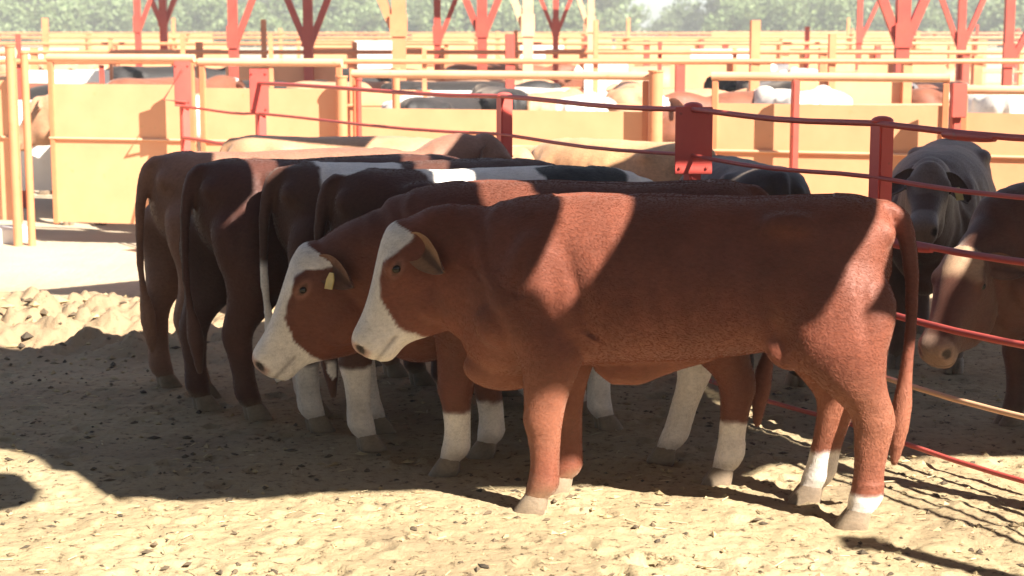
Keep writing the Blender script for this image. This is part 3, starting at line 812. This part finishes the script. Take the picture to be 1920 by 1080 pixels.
# four beasts from behind at the left
low = dict(P0=(0.92, 0, 1.0), h=(0.5, 0, -0.85))
make_cow("cow", behind(277, 9.2, 30), deg(30), "leftmost brown cow with a long thin tail, rump turned to the viewer", "cow",
         coat_fn((0.27, 0.135, 0.09), (0.15, 0.07, 0.048), lighten=(0.36, 0.19, 0.12)), tail_sway=0.06, legs={'HL': (-0.06, 0.0), 'HR': (0.04, 0)}, hair=80000, girth=0.88, P0=(0.95, 0, 1.24), h=(0.8, 0, -0.6))
make_cow("cow", behind(360, 8.68, 30), deg(30), "very dark brown cow second from the left, rump turned to the viewer", "cow",
         coat_fn((0.082, 0.025, 0.016), (0.035, 0.014, 0.010), lighten=(0.13, 0.055, 0.035)), legs={'HL': (-0.10, 0), 'HR': (0.06, 0)}, hair=80000, girth=0.88, **low)
make_cow("cow", behind(509, 8.47, 26), deg(26), "dark brown cow with white loin patch and white tail tip, third from the left", "cow",
         coat_fn((0.082, 0.029, 0.019), (0.03, 0.014, 0.011), socks={'HL': 0.38, 'HR': 0.36, 'FL': 0.3, 'FR': 0.3}, tail_tip=WHITE, tail_z=0.86,
                 patches=[((-0.62, 0.0, 1.22), (0.24, 0.5, 0.36), WHITE)]), legs={'HL': (0.08, 0), 'HR': (-0.03, 0)}, hair=80000, girth=0.85, **low)
make_cow("cow", behind(614, 8.10, 20), deg(20), "brown rumped cow with white saddle and dark neck, right behind the white faced bulls", "cow",
         coat_fn((0.082, 0.027, 0.018), (0.03, 0.014, 0.011), socks={'HL': 0.42, 'HR': 0.42, 'FL': 0.35, 'FR': 0.35},
                 patches=[((-0.30, 0.0, 1.25), (0.30, 0.5, 0.42), WHITE), ((0.28, 0, 1.3), (0.45, 0.5, 0.26), WHITE), ((0.22, -0.1, 1.28), (0.24, 0.17, 0.2), BLACK), ((-0.93, 0, 1.32), (0.08, 0.05, 0.05), WHITE)]),
         legs={'HL': (0.10, 0), 'HR': (-0.05, 0)}, hair=80000, girth=0.85, P0=(0.88, 0, 0.92), h=(0.5, 0, -0.85))
make_cow("cow", behind(1480, 9.2, 100), deg(100), "dark cow behind the fence showing only the top of its rump", "cow",
         coat_fn((0.045, 0.026, 0.022), (0.02, 0.015, 0.015)), voxel=0.018, scale=0.93, **low)
# beyond the fence at the right
make_cow("cow", (2.55, 10.25, 0), deg(-110), "grey muzzled dark cow facing the viewer behind the red post", "cow",
         coat_fn((0.105, 0.045, 0.030), (0.055, 0.026, 0.018), face='pale_muzzle', ear_in=(0.10, 0.06, 0.05)), P0=(0.93, 0.05, 1.19), h=(0.86, 0.05, -0.46), roll=-0.1, hs=1.0,
         ears=(0.75, 0.15, -0.5), tag_ear=1, scale=0.97)
make_cow("cow", (2.86, 8.42, 0), deg(198), "brown cow with a pale forehead looking left behind the fence rails at the right edge", "cow",
         coat_fn((0.105, 0.036, 0.022), (0.045, 0.02, 0.015), face='pale_brow', socks={}, ear_in=(0.2, 0.1, 0.06)),
         P0=(0.77, 0.10, 0.90), h=(0.60, 0.40, -0.70), ears=(0.75, 0.5, -0.2), hs=1.1, scale=0.96)
# sunlit cattle farther back
make_cow("cow", (-0.95, 11.75, 0), deg(5), "tan cow in full sun before the peach gate sheets, left of the fence post", "cow",
         coat_fn((0.50, 0.27, 0.15), (0.42, 0.20, 0.10), ear_in=(0.2, 0.1, 0.06)), P0=(0.98, 0, 1.12), h=(0.62, -0.1, -0.72), voxel=0.018, scale=0.955)
make_cow("cow", (0.60, 12.0, 0), deg(138), "pale tan cow in full sun before the peach gate sheets, right of the fence post", "cow",
         coat_fn((0.60, 0.34, 0.17), (0.50, 0.26, 0.12), face='blaze', ear_in=(0.4, 0.2, 0.1)), P0=(0.95, 0, 1.05), h=(0.62, 0.1, -0.72), voxel=0.018, scale=0.93)

# ------------------------------------------------------------------ near cable fence
def near_fence():
    P = [(-2.92, 15.35), (-2.06, 14.1), (-0.05, 11.32), (1.0, 9.5), (1.745, 8.1), (2.56, 6.55), (3.42, 4.95)]
    root = empty("cable_fence", (0.4, 10.6, 0))
    tag(root, "red post and pipe rail fence running between the two pens", "fence")
    off = Vector((0.4, 10.6, 0))
    Ht = [1.66, 1.62, 1.555, 1.57, 1.565, 1.57, 1.57]
    for i, ((x, y), hh) in enumerate(zip(P, Ht)):
        mb = MB()
        w = 0.084 if i in (2, 4, 5, 6) else 0.075
        mb.box((x - off.x, y - off.y, hh / 2 - 0.15), (w, w, hh + 0.3), math.radians(28), 0.008)
        if i >= 2:
            bm = bmesh.new(); bmesh.ops.create_uvsphere(bm, u_segments=12, v_segments=8, radius=0.054)
            bm.verts.index_update()
            mb.add([(v.co.x + x - off.x, v.co.y + y - off.y, v.co.z * 0.45 + hh - 0.004) for v in bm.verts], [[v.index for v in f.verts] for f in bm.faces]); bm.free()
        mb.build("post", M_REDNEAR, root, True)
    # steel plates bolted to two posts
    for i, (w, h, zc) in ((3, (0.205, 0.37, 1.38)), (1, (0.155, 0.36, 1.48)), (0, (0.15, 0.40, 1.50))):
        x, y = P[i]
        mb = MB(); mb.box((x - off.x, y - off.y - 0.055, zc), (w, 0.012, h), 0.0, 0.003)
        pl = mb.build("plate", M_REDNEAR, root)
        for sx in (-1, 1):
            for sz in (-1, 1):
                bt = MB(); bt.tube([(x - off.x + sx * w * 0.36, y - off.y - 0.061, zc + sz * h * 0.4), (x - off.x + sx * w * 0.36, y - off.y - 0.071, zc + sz * h * 0.4)], 0.008, 8)
                bt.build("bolt", M_REDTUBE, pl)
    rails = [(1.545, 0.0155, 1), (1.295, 0.0115, 0), (1.02, 0.016, 0), (0.665, 0.016, 0), (0.355, 0.013, 0), (0.075, 0.012, 0)]
    for z, r, i0 in rails:
        mb = MB(); pts = []
        Q = P[i0:]
        for k in range(len(Q) - 1):
            a, b = Vector((*Q[k], 0)), Vector((*Q[k + 1], 0))
            for j in range(6):
                t = j / 6
                sag = -0.010 * math.sin(math.pi * t) * (1 if z < 1.5 else 0.6)
                p = a.lerp(b, t); pts.append((p.x - off.x - 0.028, p.y - off.y - 0.016, z + sag + 0.006 * math.sin(7 * k + j)))
        pts.append((Q[-1][0] - off.x - 0.028, Q[-1][1] - off.y - 0.016, z))
        mb.tube(pts, r, 10)
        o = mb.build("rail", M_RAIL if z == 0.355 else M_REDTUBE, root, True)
        if z == 0.355: tag(o, "pale scuffed lower rail")
        for (px_, ln) in ((2.15, 0.28),):
            if z in (1.545, 1.02):
                a = Vector((P[4][0], P[4][1], 0)); b = Vector((P[5][0], P[5][1], 0)); d = (b - a).normalized()
                c = a + d * (0.62 if z > 1.2 else 0.25)
                mb = MB(); m2 = [c + d * (k * 0.04 - 0.16) for k in range(9)]
                mb.tube([(p.x - off.x - 0.028, p.y - off.y - 0.016, z - 0.02) for p in m2], [r * 1.05, r * 1.35, r * 1.5, r * 1.55, r * 1.55, r * 1.55, r * 1.5, r * 1.35, r * 1.05], 10)
                mb.build("sleeve", M_REDTUBE, o, True)
    # wire loop latch at the far end
    x, y = P[0]
    mb = MB(); mb.tube([(x - off.x, y - off.y - .07, 1.62), (x - off.x - .17, y - off.y - .07, 1.36), (x - off.x + .03, y - off.y - .07, 1.34)], 0.011, 8)
    mb.build("wire_loop", M_REDTUBE, root)
near_fence()
# tall steel pole right of the camera, its shadow falls into the lower right corner
mb = MB(); mb.tube([(0, 0, -0.3), (0, 0, 3.05)], 0.055, 12); mb.box((0, 0, 3.06), (0.16, 0.16, 0.02))
o = mb.build("steel_pole", M_RED, None, True, (3.97, 3.88, 0)); tag(o, "tall red steel pole standing by the pen fence", "pole")

# ------------------------------------------------------------------ peach sheet gates across the yard
def yrow(px): return 16.05 - 2.5 * (px / 1920.0)
def wx(px, y): return (px - 960) / F * y * 1.0
gates = [  # px left, px right, top row of the sheet, rail row left, rail row right, label
    (-160, 22, 150, 96, 100, "peach sheet gate cut by the left edge of the view"),
    (100, 356, 158, 105, 112, "tall peach sheet gate at the left under a long pale top rail"),
    (384, 632, 166, 112, 122, "peach sheet gate between the latch post and the orange double post"),
    (672, 1206, 206, 134, 147, "long low peach sheet gate behind the two tan cows"),
    (1345, 1768, 196, 142, 147, "yellowish peach sheet gate right of the thick red plate"),
    (1812, 2150, 214, 168, 172, "peach sheet gate at the right edge beyond the bright red plate")]
for pl, pr, top, r0, r1, lab in gates:
    yl, yr = yrow(pl), yrow(pr)
    A = at_y(pl, top, yl); B = at_y(pr, top, yr)
    zt = (A.z + B.z) / 2
    root = empty("sheet_gate", ((A.x + B.x) / 2, (A.y + B.y) / 2, 0)); o0 = root.location
    tag(root, lab, "gate", "peach sheet gates across the yard")
    L = math.hypot(B.x - A.x, B.y - A.y); rz = math.atan2(B.y - A.y, B.x - A.x)
    mb = MB(); mb.box((0, 0, (zt + 0.20) / 2), (L, 0.012, zt - 0.20), rz); mb.build("sheet", M_PEACH, root)
    rt = (at_y(pl, r0, yl).z + at_y(pr, r1, yr).z) / 2
    u = Vector((math.cos(rz), math.sin(rz), 0)); nrm = Vector((math.sin(rz), -math.cos(rz), 0))
    e0 = -u * (L / 2 + 0.05); e1 = u * (L / 2 + 0.05)
    mb = MB(); mb.tube([e0 + VZ * rt, e1 + VZ * rt], 0.036, 12); mb.build("top_rail", M_RAIL, root, True)
    for zz in (0.98,):
        mb = MB(); mb.tube([e0 + VZ * zz + nrm * 0.02, e1 + VZ * zz + nrm * 0.02], 0.012, 8); mb.build("brace_rail", M_RAIL, root, True)
    for s in (-1, 1):
        mb = MB(); p = u * (s * (L / 2 + 0.02)); mb.box((p.x, p.y, (rt - .04 + 0.18) / 2 - .0), (0.05, 0.05, rt - 0.04 - 0.18), rz, 0.006); mb.build("stile", M_ORANGE, root)
def yard_post(px, top, w, mat, label, dy=0.0, plate=None, rnd=True):
    y = yrow(px) + dy
    T = at_y(px, top, y)
    root = empty("gate_post", (T.x, y, 0)); tag(root, label, "post", "gate posts across the yard")
    mb = MB()
    if rnd: mb.tube([(0, 0, -0.2), (0, 0, T.z)], w / 2, 14)
    else: mb.box((0, 0, T.z / 2 - 0.1), (w, w, T.z + 0.2), 0.2, 0.008)
    mb.build("shaft", mat, root, rnd)
    if rnd:
        mb = MB(); mb.tube([(0, 0, T.z), (0, 0, T.z + 0.014)], w / 2 + 0.008, 14); mb.build("cap", mat, root)
    if plate:
        a, b, pw = plate
        za, zb = at_y(px, a, y).z, at_y(px, b, y).z
        mb = MB(); mb.box((0, -w / 2 - 0.03, (za + zb) / 2), (pw, 0.05, za - zb), 0.25, 0.006); mb.build("plate", M_RED, root)
    return root
yard_post(18, 88, 0.085, M_ORANGE, "stout orange round post at the far left, on a concrete block", -0.25)
yard_post(45, 100, 0.07, M_ORANGE, "slimmer orange post just right of the stout one at the far left", -0.2)
yard_post(640, 145, 0.10, M_ORANGE, "pale orange post in the middle of the gate row", -0.1)
yard_post(672, 150, 0.05, M_RED, "thin red post beside the pale orange one", -0.1)
yard_post(1230, 135, 0.12, M_ORANGE, "thick orange post left of the big red plate", -0.1)
yard_post(1492, 150, 0.06, M_RED, "thin red post in front of the yellowish gate sheet", -0.15, rnd=False)
yard_post(1794, 156, 0.07, M_RED, "post with a bright red plate in full sun at the right", -0.2, plate=(156, 220, 0.13), rnd=False)
yard_post(742, 130, 0.07, M_ORANGE, "orange post behind the left end of the long low gate", 0.3)
mb = MB(); c = gnd(20, 452); mb.box((c.x - 0.05, c.y, 0.055), (0.36, 0.3, 0.17), 0.05, 0.015)
o = mb.build("concrete_block", M_CONC); tag(o, "whitewashed concrete footing at the foot of the far left posts", "footing"); o.data.materials[0] = M_WHITEBOARD

# ------------------------------------------------------------------ pens beyond: rows of pipe fence, gates, shade posts, cattle
def far_fence(y, x0, x1, step, ht, label, skew=0.0, sheets=(), boards=()):
    root = empty("pen_fence", (0, y, 0)); tag(root, label, "fence", "pipe fences of the far pens")
    x = x0
    k = 0
    while x <= x1:
        mb = MB(); hh = ht + R_.choice([-0.04, 0.0, 0.06, 0.14, 0.3, 0.45]); yy = skew * x
        pw_ = R_.choice([0.05, 0.075, 0.1]); mb.box((x, yy, hh / 2), (pw_, pw_, hh), 0.1); mb.build("post", M_RED if R_.random() < 0.3 else M_ORANGE, root)
        x += step * R_.uniform(0.8, 1.15); k += 1
    for zz, r in ((ht, 0.030), (ht * 0.70, 0.018), (ht * 0.40, 0.018)):
        mb = MB(); mb.tube([(x0, skew * x0 - 0.05, zz), (x1, skew * x1 - 0.05, zz)], r, 8); mb.build("rail", M_RAIL if r > 0.03 else M_ORANGE, root, True)
    for a, b, z0, z1 in sheets:
        mb = MB(); mb.box(((a + b) / 2, skew * (a + b) / 2 + 0.06, (z0 + z1) / 2), (b - a, 0.015, z1 - z0), math.atan(skew)); mb.build("sheet", M_PEACH, root)
    for a, b, z0, z1 in boards:
        mb = MB(); mb.box(((a + b) / 2, skew * (a + b) / 2 - 0.10, (z0 + z1) / 2), (b - a, 0.02, z1 - z0), math.atan(skew)); mb.build("board", M_WHITEBOARD, root)
far_fence(19.2, -7.0, 7.0, 0.95, 1.62, "nearest far pipe fence, just behind the gate row", 0.02, sheets=[(-2.2, -0.9, 0.3, 1.3), (3.2, 4.4, 0.3, 1.4)], boards=[(-5.6, -4.9, .2, 1.2), (-.9, -.4, 0.3, 1.3)])
far_fence(24.0, -9.0, 9.0, 1.1, 1.65, "second far pipe fence, counted from the gate row", -0.02, sheets=[(-4.0, -2.4, .2, 1.5), (-1.6, 0.2, .2, 1.4), (2.2, 3.6, .2, 1.5), (4.8, 6.0, .2, 1.55)], boards=[(-6.8, -5.6, .2, 1.4), (1.0, 1.6, .5, 1.5)])
far_fence(31.0, -11, 11, 1.3, 1.7, "third far pipe fence, counted from the gate row", 0.03, sheets=[(-7.0, -5.2, .2, 1.6), (-3.6, -1.6, .2, 1.65), (0.6, 2.2, .2, 1.6), (5.0, 7.6, .2, 1.6)], boards=[(-2.8, -2.0, .4, 1.75), (3.2, 4.4, .3, 1.6)])
far_fence(40.0, -14, 14, 1.6, 1.75, "fourth far pipe fence, counted from the gate row", 0.0, sheets=[(-9, -6.5, .2, 1.6), (-4.6, -1.0, .2, 1.7), (2.4, 6.2, .2, 1.75), (8, 11, .2, 1.7)], boards=[(-12, -10, .3, 1.5), (0.2, 1.2, .3, 1.6)])
far_fence(52.0, -18, 18, 3.0, 1.8, "farthest pipe fence, in front of the trees", 0.0, sheets=[(-14, -9, .2, 1.8), (-3, 3, .2, 1.8), (6, 12, .2, 1.85)])

# V braced shade posts
def shade_post(px, apex, y, w, arms, mat, label, hgt=3.9):
    A = at_y(px, apex, y)
    root = empty("shade_post", (A.x, y, 0)); tag(root, label, "post", "V braced shade posts of the far pens")
    mb = MB(); mb.tube([(0, 0, 0), (0, 0, hgt)], w / 2, 4, square=True); mb.build("shaft", mat, root)
    for s, k in arms:
        mb = MB(); q = hgt - A.z
        mb.tube([(s * w * 0.2, 0, A.z - 0.16), (s * (w * 0.5 + q * k), 0.0, hgt)], w * 0.34, 4, square=True); mb.build("brace", mat, root)
    mb = MB(); mb.box((0, -w / 2 - 0.01, A.z - 0.05), (w * 1.3, 0.02, 0.28)); mb.build("gusset", mat, root)
V2 = [(-1, 0.42), (1, 0.42)]
spl = [(258, 40, 30, 0.10, [(1, .42)], M_RED, "short brown braced post, farthest left of the shade posts"),
       (306, 30, 32, 0.13, V2, M_RED, "brown V braced post second from the left in the shade row"),
       (437, 62, 22, 0.11, [(1, .42)], M_RED, "red post with one brace leaning right, above the latch post"),
       (578, 62, 24, 0.13, V2, M_RED, "red V braced post above the second gate"),
       (748, 40, 22, 0.17, [(-1, .42)], M_ORANGE, "pale orange post with a brace leaning left"),
       (820, 60, 26, 0.10, [(1, .42)], M_RED, "thin dark post with one brace leaning right, left of a V post"),
       (904, 45, 25, 0.14, V2, M_RED, "red V braced post above the middle of the long low gate"),
       (990, 40, 22, 0.13, [(-1, .36)], M_RAIL, "cream post with a pale brace leaning left"),
       (1042, 45, 28, 0.09, V2, M_RED, "slender V braced post right of the cream post"),
       (1108, 40, 30, 0.11, [(-1, .36)], M_RAIL, "pale thin post with a brace leaning left, before the sky gap"),
       (1611, 60, 30, 0.09, [(1, .46)], M_RED, "thin dark post with one brace leaning right, left of the stoutest V post"),
       (1692, 58, 20, 0.15, V2, M_RED, "stoutest V braced post, above the yellowish gate"),
       (1802, 68, 24, 0.10, V2, M_RED, "V braced post left of the right edge"),
       (1890, 95, 20, 0.10, [(1, .55)], M_RED, "post with a thick brace leaning right at the right edge")]
for a in spl: shade_post(*a)
def far_roof(x0, x1, y0, y1, z, label):
    mb = MB(); n = int((x1 - x0) / 0.3)
    vs, fs = [], []
    for k in range(n + 1):
        x = x0 + (x1 - x0) * k / n; zz = z + 0.03 * (k % 2)
        vs += [(x, y0, zz), (x, y1, zz + 0.15), (x, y0, zz + 0.006), (x, y1, zz + 0.156)]
    for k in range(n):
        a, b = 4 * k, 4 * k + 4
        fs += [(a, b, b + 1, a + 1), (a + 2, a + 3, b + 3, b + 2), (a, a + 2, b + 2, b), (a + 1, b + 1, b + 3, a + 3)]
    fs += [(0, 1, 3, 2), (4 * n, 4 * n + 2, 4 * n + 3, 4 * n + 1)]
    mb.add(vs, fs)
    o = mb.build("shade_roof", M_ROOF); tag(o, label, "roof", "shade roofs of the far pens")
far_roof(-3.6, 3.0, 21.2, 22.6, 3.92, "narrow corrugated shade roof on the near V posts")
far_roof(3.4, 8.5, 19.4, 20.6, 3.92, "narrow corrugated shade roof at the right on V posts")
far_roof(-5.0, 3.5, 24.4, 26.4, 3.95, "corrugated shade roof on the middle V posts")
far_roof(-9.0, 9.0, 29.2, 31.5, 4.0, "long corrugated shade roof on the farthest V posts")

# far cattle: one light model per coat, copied
def far_proto(name, base, dark, label, **kw):
    o = make_cow(name, (0, 60, 0), 0, label, "cow", coat_fn(base, dark, **kw), voxel=0.032, eyes=False, group="cattle in the far pens", P0=(0.98, 0, 1.18), h=(0.66, 0, -0.7), ears=(0.8, 0.2, -0.1))
    return o
protos = {
    'white': far_proto("cow", (0.74, 0.70, 0.64), (0.62, 0.56, 0.48), ""),
    'black': far_proto("cow", BLACK, (0.012, 0.012, 0.013), ""),
    'tan': far_proto("cow", (0.52, 0.28, 0.16), (0.44, 0.2, 0.1), ""),
    'grey': far_proto("cow", (0.16, 0.15, 0.16), (0.08, 0.07, 0.08), "", patches=[((0.2, 0, 1.1), (0.35, 0.5, 0.4), WHITE)]),
    'brown': far_proto("cow", (0.22, 0.075, 0.04), (0.1, 0.04, 0.025), "", face='blaze')}
words = {'white': "white cow", 'black': "black cow", 'tan': "tan cow", 'grey': "grey and white cow", 'brown': "red-brown cow"}
where = {17.2: "right behind gate sheets", 18.2: "near the gate sheets", 20.8: "behind nearest far fence", 22.4: "well behind nearest far fence", 26.5: "behind second far fence", 29.0: "before third far fence", 34.5: "in far pen before trees", 44.0: "in farthest pen"}
spots = [  # pixel column, distance, coat, heading
    (165, 18.2, 'black', 100), (250, 18.2, 'tan', 170), (330, 20.8, 'brown', 60), (420, 17.2, 'white', 80), (505, 18.2, 'brown', 95),
    (770, 18.2, 'white', 90), (845, 17.2, 'black', 70), (930, 18.2, 'black', 100), (1040, 18.2, 'tan', 75),
    (1090, 18.2, 'white', 80), (1410, 18.2, 'brown', 200), (1470, 17.2, 'white', 95),
    (1540, 17.2, 'white', 80), (1850, 17.2, 'white', 85), (1915, 18.2, 'grey', 40),
    (60, 22.4, 'brown', 10), (140, 20.8, 'black', 170), (480, 22.4, 'black', 5), (650, 20.8, 'tan', 95), (690, 22.4, 'tan', 10), (880, 20.8, 'black', 15),
    (900, 22.4, 'tan', 200), (980, 20.8, 'white', 130), (1180, 22.4, 'tan', 90), (1290, 20.8, 'tan', 10), (1440, 20.8, 'black', 100), (1480, 22.4, 'black', 5),
    (1560, 20.8, 'grey', 20), (1650, 22.4, 'tan', 185), (1760, 22.4, 'brown', 60), (1840, 20.8, 'brown', 10),
    (560, 26.5, 'tan', 90), (740, 26.5, 'black', 10), (825, 26.5, 'black', 190), (960, 29.0, 'brown', 10), (1130, 26.5, 'white', 90), (1240, 29.0, 'tan', 20),
    (1335, 26.5, 'white', 100), (200, 26.5, 'white', 80), (340, 26.5, 'black', 20), (1500, 29.0, 'white', 90), (380, 29.0, 'brown', 190), (1700, 29.0, 'tan', 15),
    (640, 34.5, 'black', 5), (100, 34.5, 'tan', 5), (1020, 34.5, 'tan', 170), (1400, 34.5, 'grey', 10), (300, 44.0, 'brown', 0), (870, 44.0, 'tan', 20), (1600, 44.0, 'brown', 0)]
used = set()
seen = {}
refs = [(0, "far left"), (365, "latch post"), (640, "orange post"), (945, "middle fence post"), (1300, "big red plate"), (1650, "domed red post"), (1794, "bright red plate"), (1930, "right edge")]
for px, y, ct, hd_ in spots:
    src = protos[ct]
    o = src if ct not in used else src.copy()
    if ct in used: COL.objects.link(o)
    used.add(ct)
    o.location = (wx(px, y), y, 0); o.rotation_euler = (0, 0, deg(hd_)); o.scale = (R_.uniform(0.94, 1.06),) * 3
    ref = min(refs, key=lambda r: abs(r[0] - px))
    side = "left of" if px < ref[0] - 12 else ("right of" if px > ref[0] + 12 else "in line with")
    a = hd_ % 360
    pose = "facing right" if (a < 45 or a > 315) else ("from behind" if a < 135 else ("facing left" if a < 225 else "facing us"))
    lab = f"{words[ct]} {pose}, {where[y]}, {side} {ref[1]}"
    while lab in seen: lab += " too"
    seen[lab] = 1
    tag(o, lab, "cow", "cattle in the far pens")

# ------------------------------------------------------------------ trees
def leaf_mat(name, c1, c2):
    m, n, b = new_mat(name)
    g = N(n, "ShaderNodeNewGeometry")
    r = ramp(n, g.outputs['Random Per Island'], [(0.0, c1), (1.0, c2)])
    n.links.new(r.outputs[0], b.inputs['Base Color']); b.inputs['Roughness'].default_value = 0.6
    return m
M_LEAF = [leaf_mat("grey_green_leaves", (0.10, 0.13, 0.07), (0.17, 0.20, 0.12)), leaf_mat("fresh_green_leaves", (0.10, 0.15, 0.05), (0.17, 0.22, 0.09))]
M_BARK = simple("bark", (0.16, 0.12, 0.09), 0.9)
def crown_mesh(seed, ht, wd, mat):
    rs = np.random.RandomState(seed); V, Fc = [], []
    blobs = []
    for k in range(24):
        a = rs.rand() * 6.28; r = wd * 0.42 * math.sqrt(rs.rand())
        blobs.append((r * math.cos(a), r * math.sin(a), ht * (0.16 + 0.74 * rs.rand()), wd * (0.16 + 0.14 * rs.rand())))
    for bx, by, bz, br in blobs:
        for k in range(150):
            d = rs.normal(size=3); d /= np.linalg.norm(d); q = br * (0.55 + 0.5 * rs.rand() ** 0.6)
            c = np.array([bx, by, bz]) + d * q * np.array([1, 1, 0.75])
            s = 0.10 + 0.14 * rs.rand(); u = rs.normal(size=3); u /= np.linalg.norm(u); w = np.cross(u, rs.normal(size=3)); w /= np.linalg.norm(w)
            i = len(V); V += [tuple(c + u * s), tuple(c + w * s * 0.55), tuple(c - u * s), tuple(c - w * s * 0.55)]
            Fc.append((i, i + 1, i + 2, i + 3))
    me = bpy.data.meshes.new("crown"); me.from_pydata(V, [], Fc); me.materials.append(mat)
    return me, blobs
tree_protos = []
for k, (ht, wd) in enumerate([(6.5, 6.0), (5.2, 5.5), (7.5, 6.5), (3.4, 5.0)]):
    me, blobs = crown_mesh(20 + k, ht, wd, M_LEAF[k % 2])
    mb = MB(); mb.tube([(0, 0, -0.2), (0.08, 0.02, ht * 0.2), (-0.05, 0.05, ht * 0.42), (0.1, 0, ht * 0.7)], [0.24, 0.19, 0.14, 0.05], 10)
    for bx, by, bz, br in blobs[:9]:
        mb.tube([(0, 0.03, ht * 0.25), (bx * 0.5, by * 0.5, (ht * 0.25 + bz) / 2 + 0.2), (bx, by, bz)], [0.11, 0.07, 0.025], 7)
    tm = mb.build("trunk", M_BARK, None, True)
    tree_protos.append((me, tm.data)); bpy.data.objects.remove(tm)
tl = [(-40, 66, 0), (70, 72, 1), (160, 64, 2), (250, 75, 0), (340, 68, 1), (430, 78, 2), (530, 70, 0), (630, 64, 1), (720, 76, 2), (800, 70, 0), (880, 66, 1), (960, 78, 2),
      (1030, 70, 0), (1085, 66, 1), (1165, 76, 3), (1250, 80, 3), (1330, 74, 3), (1400, 68, 1), (1480, 72, 0), (1570, 66, 2), (1650, 76, 1), (1730, 70, 0), (1820, 66, 2), (1900, 74, 1), (1980, 68, 0),
      (120, 95, 2), (480, 98, 0), (760, 95, 2), (1000, 100, 0), (1460, 98, 2), (1700, 95, 0), (1880, 98, 2), (20, 60, 3), (110, 58, 3), (210, 61, 3), (300, 59, 3), (400, 60, 3), (490, 58, 3), (580, 61, 3), (670, 59, 3), (760, 60, 3), (850, 58, 3), (930, 61, 3), (1000, 59, 3), (1070, 60, 3), (1370, 59, 3), (1440, 61, 3), (1530, 58, 3), (1620, 60, 3), (1700, 59, 3), (1790, 61, 3), (1870, 58, 3), (590, 97, 1), (300, 96, 1), (1580, 96, 1), (1350, 97, 3)]
shape = ["broad round headed", "low spreading", "tall open crowned", "short bushy"]
for i, (px, y, k) in enumerate(tl):
    yy_ = y * 2.9; root = empty("tree", (wx(px, yy_), yy_, 0), R_.uniform(0, 6.28)); s = R_.uniform(0.88, 1.12) * (2.5 if k < 3 else 1.4); root.scale = (s, s, s)
    ref = min(refs, key=lambda r: abs(r[0] - px)); side = "left of" if px < ref[0] else "right of"
    lab = f"{shape[k]} tree in the {'rear' if y > 90 else 'front'} row, {side} {ref[1]}"
    while lab in seen: lab = lab.replace(" tree in", " hazy tree in") if "hazy" not in lab else lab.replace("hazy", "pale")
    seen[lab] = 1
    tag(root, lab, "tree", "trees beyond the pens")
    c = bpy.data.objects.new("crown", tree_protos[k][0]); COL.objects.link(c); c.parent = root
    t = bpy.data.objects.new("trunk", tree_protos[k][1]); COL.objects.link(t); t.parent = root

# ------------------------------------------------------------------ dusty air over the yards
hz = bpy.data.meshes.new("haze"); bm = bmesh.new(); bmesh.ops.create_cube(bm, size=1.0)
for v in bm.verts: v.co = Vector((v.co.x * 460, v.co.y * 400 + 140, v.co.z * 27 + 12.0))
bm.to_mesh(hz); bm.free()
hm = bpy.data.materials.new("haze_air"); hm.use_nodes = True; hn = hm.node_tree; hn.nodes.clear()
ho = hn.nodes.new("ShaderNodeOutputMaterial"); hv = hn.nodes.new("ShaderNodeVolumePrincipled")
hv.inputs["Color"].default_value = (0.93, 0.95, 0.92, 1); hv.inputs["Density"].default_value = 0.0020; hv.inputs["Anisotropy"].default_value = 0.0
hn.links.new(hv.outputs[0], ho.inputs["Volume"])
hz.materials.append(hm)
o = bpy.data.objects.new("haze", hz); COL.objects.link(o); tag(o, kind="stuff")
